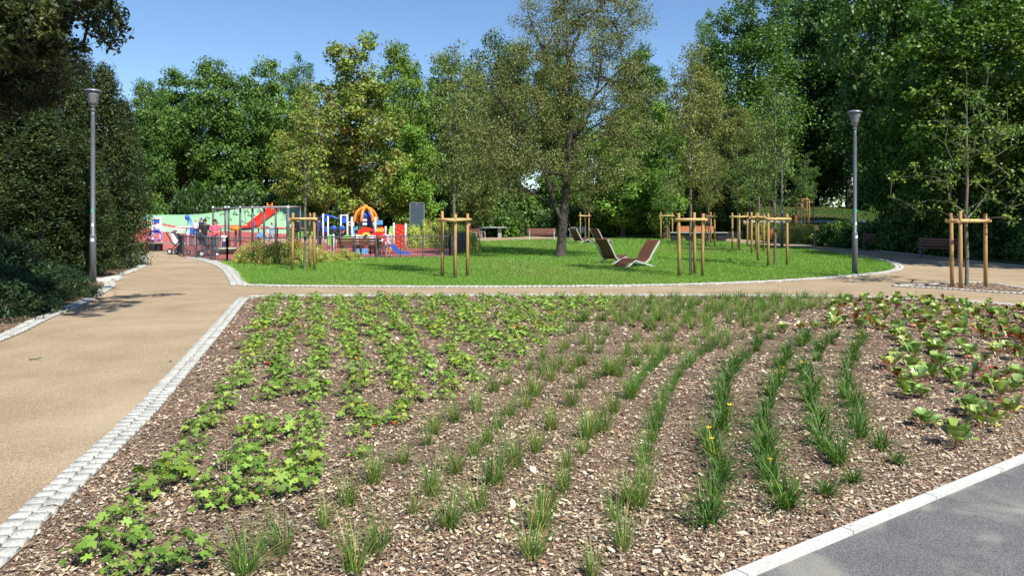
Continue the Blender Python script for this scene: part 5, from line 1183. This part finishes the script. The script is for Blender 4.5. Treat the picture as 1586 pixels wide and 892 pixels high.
def climber_blue():
    Y = 47; O = W(301, 380, Y); O.z = 0; t = thing('rope_climber', 'small blue and white rope climber behind the two women', 'climbing frame', O); s = Y/FPX; X = lambda x: (x-301)*s; Z = lambda y: CAMH-(y-330)*s
    for a, c in (((294, 336), (284, 365)), ((294, 336), (296, 380)), ((294, 336), (308, 378))): b = B(); b.tube([(X(a[0]), 0, Z(a[1])), (X(c[0]), .2, max(0, Z(c[1])))], .035, 8); b.obj('strut', C_['lblue'], t)
    for x in (290, 301, 310): b = B(); b.tube([(X(x), .1, 0), (X(x), .1, Z(340))], .035, 8); b.obj('post', C_['white'], t)
    b = B(); b.ball((X(290), 0, Z(337)), (.14, .14, .17)); b.obj('blue_cap', C_['blue'], t, smooth=True)
    b = B(); b.tube([(X(272), 0, Z(352)), (X(312), 0, Z(352))], .03, 8); b.obj('rail', C_['white'], t)
    b = B(); b.box((X(297), 0, Z(358)), (.2, .1, .4)); b.obj('panel', C_['blue'], t)
climber_blue()

# pushchairs
def pushchair(x, y, rz, label, body, sc=1):
    X, Y = G(x, y); t = thing('pushchair', label, 'pushchair', (X, Y, .02), rz, 'pushchairs in the playground'); t.scale = (sc, sc, sc)
    for sx in (-.24, .24):
        for sy, r_ in ((-.35, .10), (.30, .14)):
            w_ = B(); w_.tube([(sx-.02, sy, r_), (sx+.02, sy, r_)], r_, 16); wo = w_.obj('wheel', M_dark, t); w2 = B(); w2.tube([(sx-.026, sy, r_), (sx+.026, sy, r_)], r_*.55, 12); w2.obj('hub', C_['white'], wo)
    b = B()
    for sx in (-.22, .22): b.bar((sx, -.35, .1), (sx, .25, .6), .03, .03); b.bar((sx, .30, .14), (sx, -.15, .6), .03, .03); b.bar((sx, .2, .55), (sx, .52, 1.02), .03, .03)
    b.bar((-.22, .52, 1.02), (.22, .52, 1.02), .035, .035); b.obj('frame', M_dark, t)
    b = B(); b.box((0, -.02, .50), (.38, .42, .14), (.1, 0, 0)); b.box((0, .20, .72), (.38, .12, .5), (-.35, 0, 0)); b.obj('seat', body, t, bevel=.03)
    b = B(); b.arch(0, .78, .34, .31, .40, y=0, a0=.3, a1=2.2, n=10); c = b.obj('canopy', body, t); c.rotation_euler.z = PI/2; c.location = (0, .05, .05)
pushchair(277, 394.5, R(75), 'black and white pushchair parked at the fence corner', C_['white'])
pushchair(588, 398.5, R(200), 'white and black pushchair beside the girl in pink', C_['white'], .68)
pushchair(322, 398, R(120), 'dark pushchair held by the woman in black', M_dark)

# ------------------------------------------------------------ people
def capsules(lst):
    b = B()
    for a, c, r0, r1 in lst:
        a = Vector(a); c = Vector(c)
        if (c-a).length > 1e-3: b.tube([a, c], [r0, r1], 10)
        b.ball(a, r0, 10, 6); b.ball(c, r1, 10, 6)
    return b
def remesh(o, v):
    m = o.modifiers.new('fuse', 'REMESH'); m.mode = 'VOXEL'; m.voxel_size = v; m.use_smooth_shade = True
    s = o.modifiers.new('smooth', 'SMOOTH'); s.iterations = 3; s.factor = .5
SKIN = mat('skin', (.52, .30, .20), .5, var=.06)
def person(loc, H, rz, pose, shirt, legs, hair, label, longhair=False, short_legs=False, sleeves='short', group=None, armL=None, armR=None):
    t = thing('person', label, 'person', loc, rz, group); v = lambda x, y, z: Vector((x, y, z))*H
    J = {'pel': v(0, 0, .53), 'chest': v(0, .005, .73), 'neck': v(0, .0, .83), 'head': v(0, -.012, .925)}
    for s, n in ((-1, 'L'), (1, 'R')):
        J['sh'+n] = v(s*.105, 0, .805); J['el'+n] = v(s*.135, .015, .64); J['wr'+n] = v(s*.135, -.04, .49)
        J['hip'+n] = v(s*.055, 0, .51); J['kn'+n] = v(s*.06, -.01, .28); J['an'+n] = v(s*.06, .01, .045); J['to'+n] = v(s*.07, -.09, .018)
    if pose == 'hold':
        for s, n in ((-1, 'L'), (1, 'R')): J['el'+n] = v(s*.13, -.03, .645); J['wr'+n] = v(s*.06, -.17, .66)
    if pose == 'push':
        for s, n in ((-1, 'L'), (1, 'R')): J['el'+n] = v(s*.13, -.03, .65); J['wr'+n] = v(s*.12, -.19, .60)
    if pose == 'walk':
        J['knL'] = v(-.06, -.07, .29); J['anL'] = v(-.06, -.11, .05); J['toL'] = v(-.065, -.20, .03); J['knR'] = v(.06, .03, .285); J['anR'] = v(.06, .14, .07); J['toR'] = v(.065, .06, .02)
        J['wrL'] = v(-.14, .06, .5); J['wrR'] = v(.14, -.12, .54)
    if pose == 'reach':
        J['elR'] = v(.20, -.04, .76); J['wrR'] = v(.33, -.06, .74)
    if pose == 'sit':
        for k in ('pel', 'chest', 'neck', 'head', 'shL', 'shR', 'elL', 'elR', 'hipL', 'hipR'): J[k] = J[k]-v(0, 0, .245)
        for s, n in ((-1, 'L'), (1, 'R')):
            J['kn'+n] = v(s*.08, -.24, .29); J['an'+n] = v(s*.08, -.25, .045); J['to'+n] = v(s*.09, -.34, .018); J['el'+n] = v(s*.15, -.02, .40); J['wr'+n] = v(s*.07, -.15, .33)
    h = H
    body = [(J['pel'], J['chest'], .068*h, .075*h), (J['chest'], J['neck'], .07*h, .032*h), (J['neck'], J['head'], .03*h, .035*h)]
    for n in 'LR':
        body += [(J['neck']-v(0, 0, .02), J['sh'+n], .035*h, .034*h), (J['sh'+n], J['el'+n], .030*h, .023*h), (J['el'+n], J['wr'+n], .022*h, .015*h), (J['pel'], J['hip'+n], .06*h, .055*h), (J['hip'+n], J['kn'+n], .052*h, .033*h), (J['kn'+n], J['an'+n], .032*h, .020*h), (J['an'+n], J['to'+n], .021*h, .016*h)]
        d = (J['wr'+n]-J['el'+n]).normalized(); sd = d.cross(Vector((0, 1, 0)));
        if sd.length < .1: sd = Vector((1, 0, 0))
        sd.normalize(); pm = J['wr'+n]+d*.035*h; body.append((J['wr'+n], pm, .014*h, .017*h)); nn = d.cross(sd)
        for k, fl in enumerate((.030, .037, .035, .027)):
            f0 = pm+sd*(k-1.5)*.0095*h; f1 = f0+d*fl*.6*h+nn*.004*h; f2 = f1+d*fl*.45*h+nn*.012*h; body += [(f0, f1, .0055*h, .005*h), (f1, f2, .005*h, .0042*h)]
        tb = J['wr'+n]+d*.014*h; body.append((tb, tb+sd*.022*h+d*.022*h+nn*.006*h, .0065*h, .005*h))
    b = capsules(body); b.ball(J['head'], (.044*h, .054*h, .064*h), 14, 10); b.ball(J['head']+v(0, -.054, -.004), (.008*h, .012*h, .014*h), 8, 6); b.ball(J['head']+v(0, -.03, -.042), (.026*h, .024*h, .02*h), 8, 6)
    for s in (-1, 1): b.ball(J['head']+v(s*.045, .004, -.004), (.007*h, .012*h, .018*h), 8, 6)
    o = b.obj('body', SKIN, t, smooth=True); remesh(o, .0052*h)
    for s in (-1, 1): e = B(); e.ball(J['head']+v(s*.017, -.049, .006), .006*h, 8, 6); e.obj('eye', M_dark, t)
    g = 1.22
    c = [(J['pel']+v(0, 0, .01), J['chest'], .076*h, .085*h), (J['chest'], J['neck']-v(0, 0, .03), .082*h, .045*h)]
    for n in 'LR':
        c += [(J['neck']-v(0, 0, .03), J['sh'+n], .042*h, .042*h), (J['sh'+n], J['sh'+n].lerp(J['el'+n], .6 if sleeves == 'short' else 1), .041*h, .034*h)]
        if sleeves == 'long': c += [(J['el'+n], J['el'+n].lerp(J['wr'+n], .92), .030*h, .022*h)]
    o = capsules(c).obj('shirt', shirt, t, smooth=True); remesh(o, .010*h)
    c = []
    for n in 'LR': c += [(J['pel'], J['hip'+n], .072*h, .064*h), (J['hip'+n], J['kn'+n] if not short_legs else J['hip'+n].lerp(J['kn'+n], .7), .064*h, .045*h)]+([] if short_legs else [(J['kn'+n], J['kn'+n].lerp(J['an'+n], .95), .043*h, .033*h)])
    o = capsules(c).obj('trousers', legs, t, smooth=True); remesh(o, .010*h)
    for n in 'LR': o = capsules([(J['an'+n]-v(0, 0, .012), J['to'+n], .027*h, .021*h)]).obj('shoe', M_dark, t, smooth=True)
    hb = B(); hb.ball(J['head']+(v(0, -.001, .022) if longhair else v(0, .012, .016)), (.054*h, .058*h, .060*h), 14, 10)
    if longhair: hb.ball(J['head']+v(0, .03, -.06), (.05*h, .03*h, .085*h), 12, 8)
    o = hb.obj('hair', hair, t, smooth=True); remesh(o, .009*h)
    return t
K_ = {'pink': mat('pink_cloth', (.80, .12, .20), .8), 'black': mat('black_cloth', (.018, .018, .022), .85), 'white': mat('white_cloth', (.78, .78, .76), .8), 'jeans': mat('grey_jeans', (.12, .14, .18), .85), 'navy': mat('navy_cloth', (.03, .05, .16), .85), 'lblue': mat('pale_blue_cloth', (.30, .50, .75), .8), 'rose': mat('rose_cloth', (.80, .42, .50), .8), 'redc': mat('red_cloth', (.5, .04, .04), .8)}
H_ = {'brown': mat('brown_hair', (.03, .015, .01), .6), 'black': mat('black_hair', (.01, .01, .01), .6), 'fair': mat('fair_hair', (.30, .20, .10), .6), 'cap': mat('blue_cap_cloth', (.02, .05, .25), .7)}
X, Y = G(333, 397); person((X, Y, .016), 1.66, 0, 'hold', K_['pink'], K_['jeans'], H_['brown'], 'woman in a bright pink top standing behind the fence looking down', True)
X, Y = G(317, 395); person((X, Y, .016), 1.66, R(30), 'push', K_['black'], K_['jeans'], H_['black'], 'woman in a black top and jeans with a dark pushchair', True)
Xb, Yb = G(553, 400)
person((Xb-.18, Yb+.72, .07), 1.52, PI, 'sit', K_['white'], K_['black'], H_['black'], 'left one of two people in white shirts sitting on the bench')
person((Xb+.50, Yb+.72, .07), 1.48, PI, 'sit', K_['white'], K_['black'], H_['brown'], 'right one of two people in white shirts sitting on the bench')
X, Y = G(599, 400); person((X, Y+.25, .016), 1.22, R(180), 'reach', K_['rose'], K_['rose'], H_['brown'], 'girl in a pink dress reaching out to the tower', True, True)
a = W(303, 350, 46); person((a.x, 46, .45), 1.1, R(10), 'walk', K_['white'], K_['navy'], H_['fair'], 'child in white standing on the rope climber')
X, Y = G(311, 380); person((X, Y, .016), 1.65, R(-30), 'stand', K_['navy'], K_['navy'], H_['cap'], 'person in blue with a blue cap by the rope climber', sleeves='long')
X, Y = G(421, 376); person((X, Y, .016), 1.30, R(80), 'walk', K_['lblue'], K_['lblue'], H_['brown'], 'child in pale blue walking beside the red slide', sleeves='long')
X, Y = G(494, 383); person((X, Y, .016), 1.7, R(150), 'stand', K_['navy'], K_['black'], H_['black'], 'dark clothed adult at the blue climbing frame', sleeves='long')
X, Y = G(531, 392); person((X, Y, .016), 1.15, R(100), 'walk', K_['black'], K_['jeans'], H_['black'], 'small child in black between the low green panels')
X, Y = G(462, 379); person((X, Y-.1, .45), 1.6, R(-40), 'sit', K_['black'], K_['black'], H_['black'], 'person in black sitting on the low wall by the frame', sleeves='long')
bw = B(); bw.box((X, Y+.5, .40), (1.6, .5, .78)); tag(bw.obj('low_wall', C_['green'], bevel=.04), 'low green wall under the sitting person in black', 'wall')
X, Y = G(347, 390); person((X, Y, .016), .95, R(20), 'stand', K_['white'], K_['navy'], H_['fair'], 'toddler in white between the woman in pink and the hedge')
X, Y = G(409, 382); person((X, Y+.5, .016), 1.15, R(-60), 'walk', K_['white'], K_['lblue'], H_['brown'], 'child in a white top behind the photinia hedge')
X, Y = G(737, 374); person((X-.45, Y-.2, .02), 1.7, R(70), 'sit', K_['black'], K_['black'], H_['black'], 'person in black sitting on the bench by the table tennis table', sleeves='long')
# turntable and long seat wall
X, Y = G(346, 394); t = thing('turntable', 'low dark round turntable behind the entrance fence', 'turntable', (X, Y, .016)); b = B(); b.lathe([(.45, 0), (.55, .12), (.6, .24)], 20); b.obj('drum', M_gr, t); b = B(); b.lathe([(.62, .245), (.62, .29), (.02, .30)], 24); b.obj('deck', mat('pale_deck', (.45, .52, .36), .7), t)
X, Y = G(480, 384); b = B(); b.box((0, 0, .28), (6.0, .45, .22)); o = b.obj('seat_wall', mat('pink_stone', (.52, .36, .28), .8), bevel=.02); o.location = (X, Y+1.0, .05); tag(o, 'long low pinkish seat wall behind the photinia', 'seat wall')
# pale stones at the yew hedge foot
for i, (x, y, w_, lab) in enumerate([(158, 437, .55, 'flat pale stone slab beside the left lamp foot'), (176, 434.5, .45, 'second pale slab right of the first one'), (131, 438, .25, 'small pale stone left of the lamp foot')]):
    X, Y = G(x, y); b = B(); b.box((0, 0, .05), (w_, .3, .10)); o = b.obj('stone_slab', M_conc, bevel=.015); o.location = (X, Y, .01); o.rotation_euler.z = .2-i*.2; tag(o, lab, 'stone', 'pale stones by the lamp')
# fallen leaves on the path
for i, (x, y, c, lab) in enumerate([(52, 557, (.07, .20, .03), 'lone green leaf sprig lying on the tan path'), (270, 560, (.15, .09, .05), 'small brown leaf on the path near the setts'), (640, 452, (.12, .2, .04), 'leaf on the cross path')]):
    X, Y = G(x, y); r = np.random.default_rng(i+900); n = 5 if i == 0 else 1; V, F = cards(np.array([[X, Y, .02]]*n)+r.normal(0, .04, (n, 3))*[1, 1, .1], np.tile([0., 0, 1], (n, 1))+rand_unit(r, n)*.3, .07, .05, r, OAK)
    tag(link('fallen_leaf', nmesh('fallen_leaf', V, F, M_pleaf, np.tile([c], (n, 1)))), lab, 'leaf', 'fallen leaves')
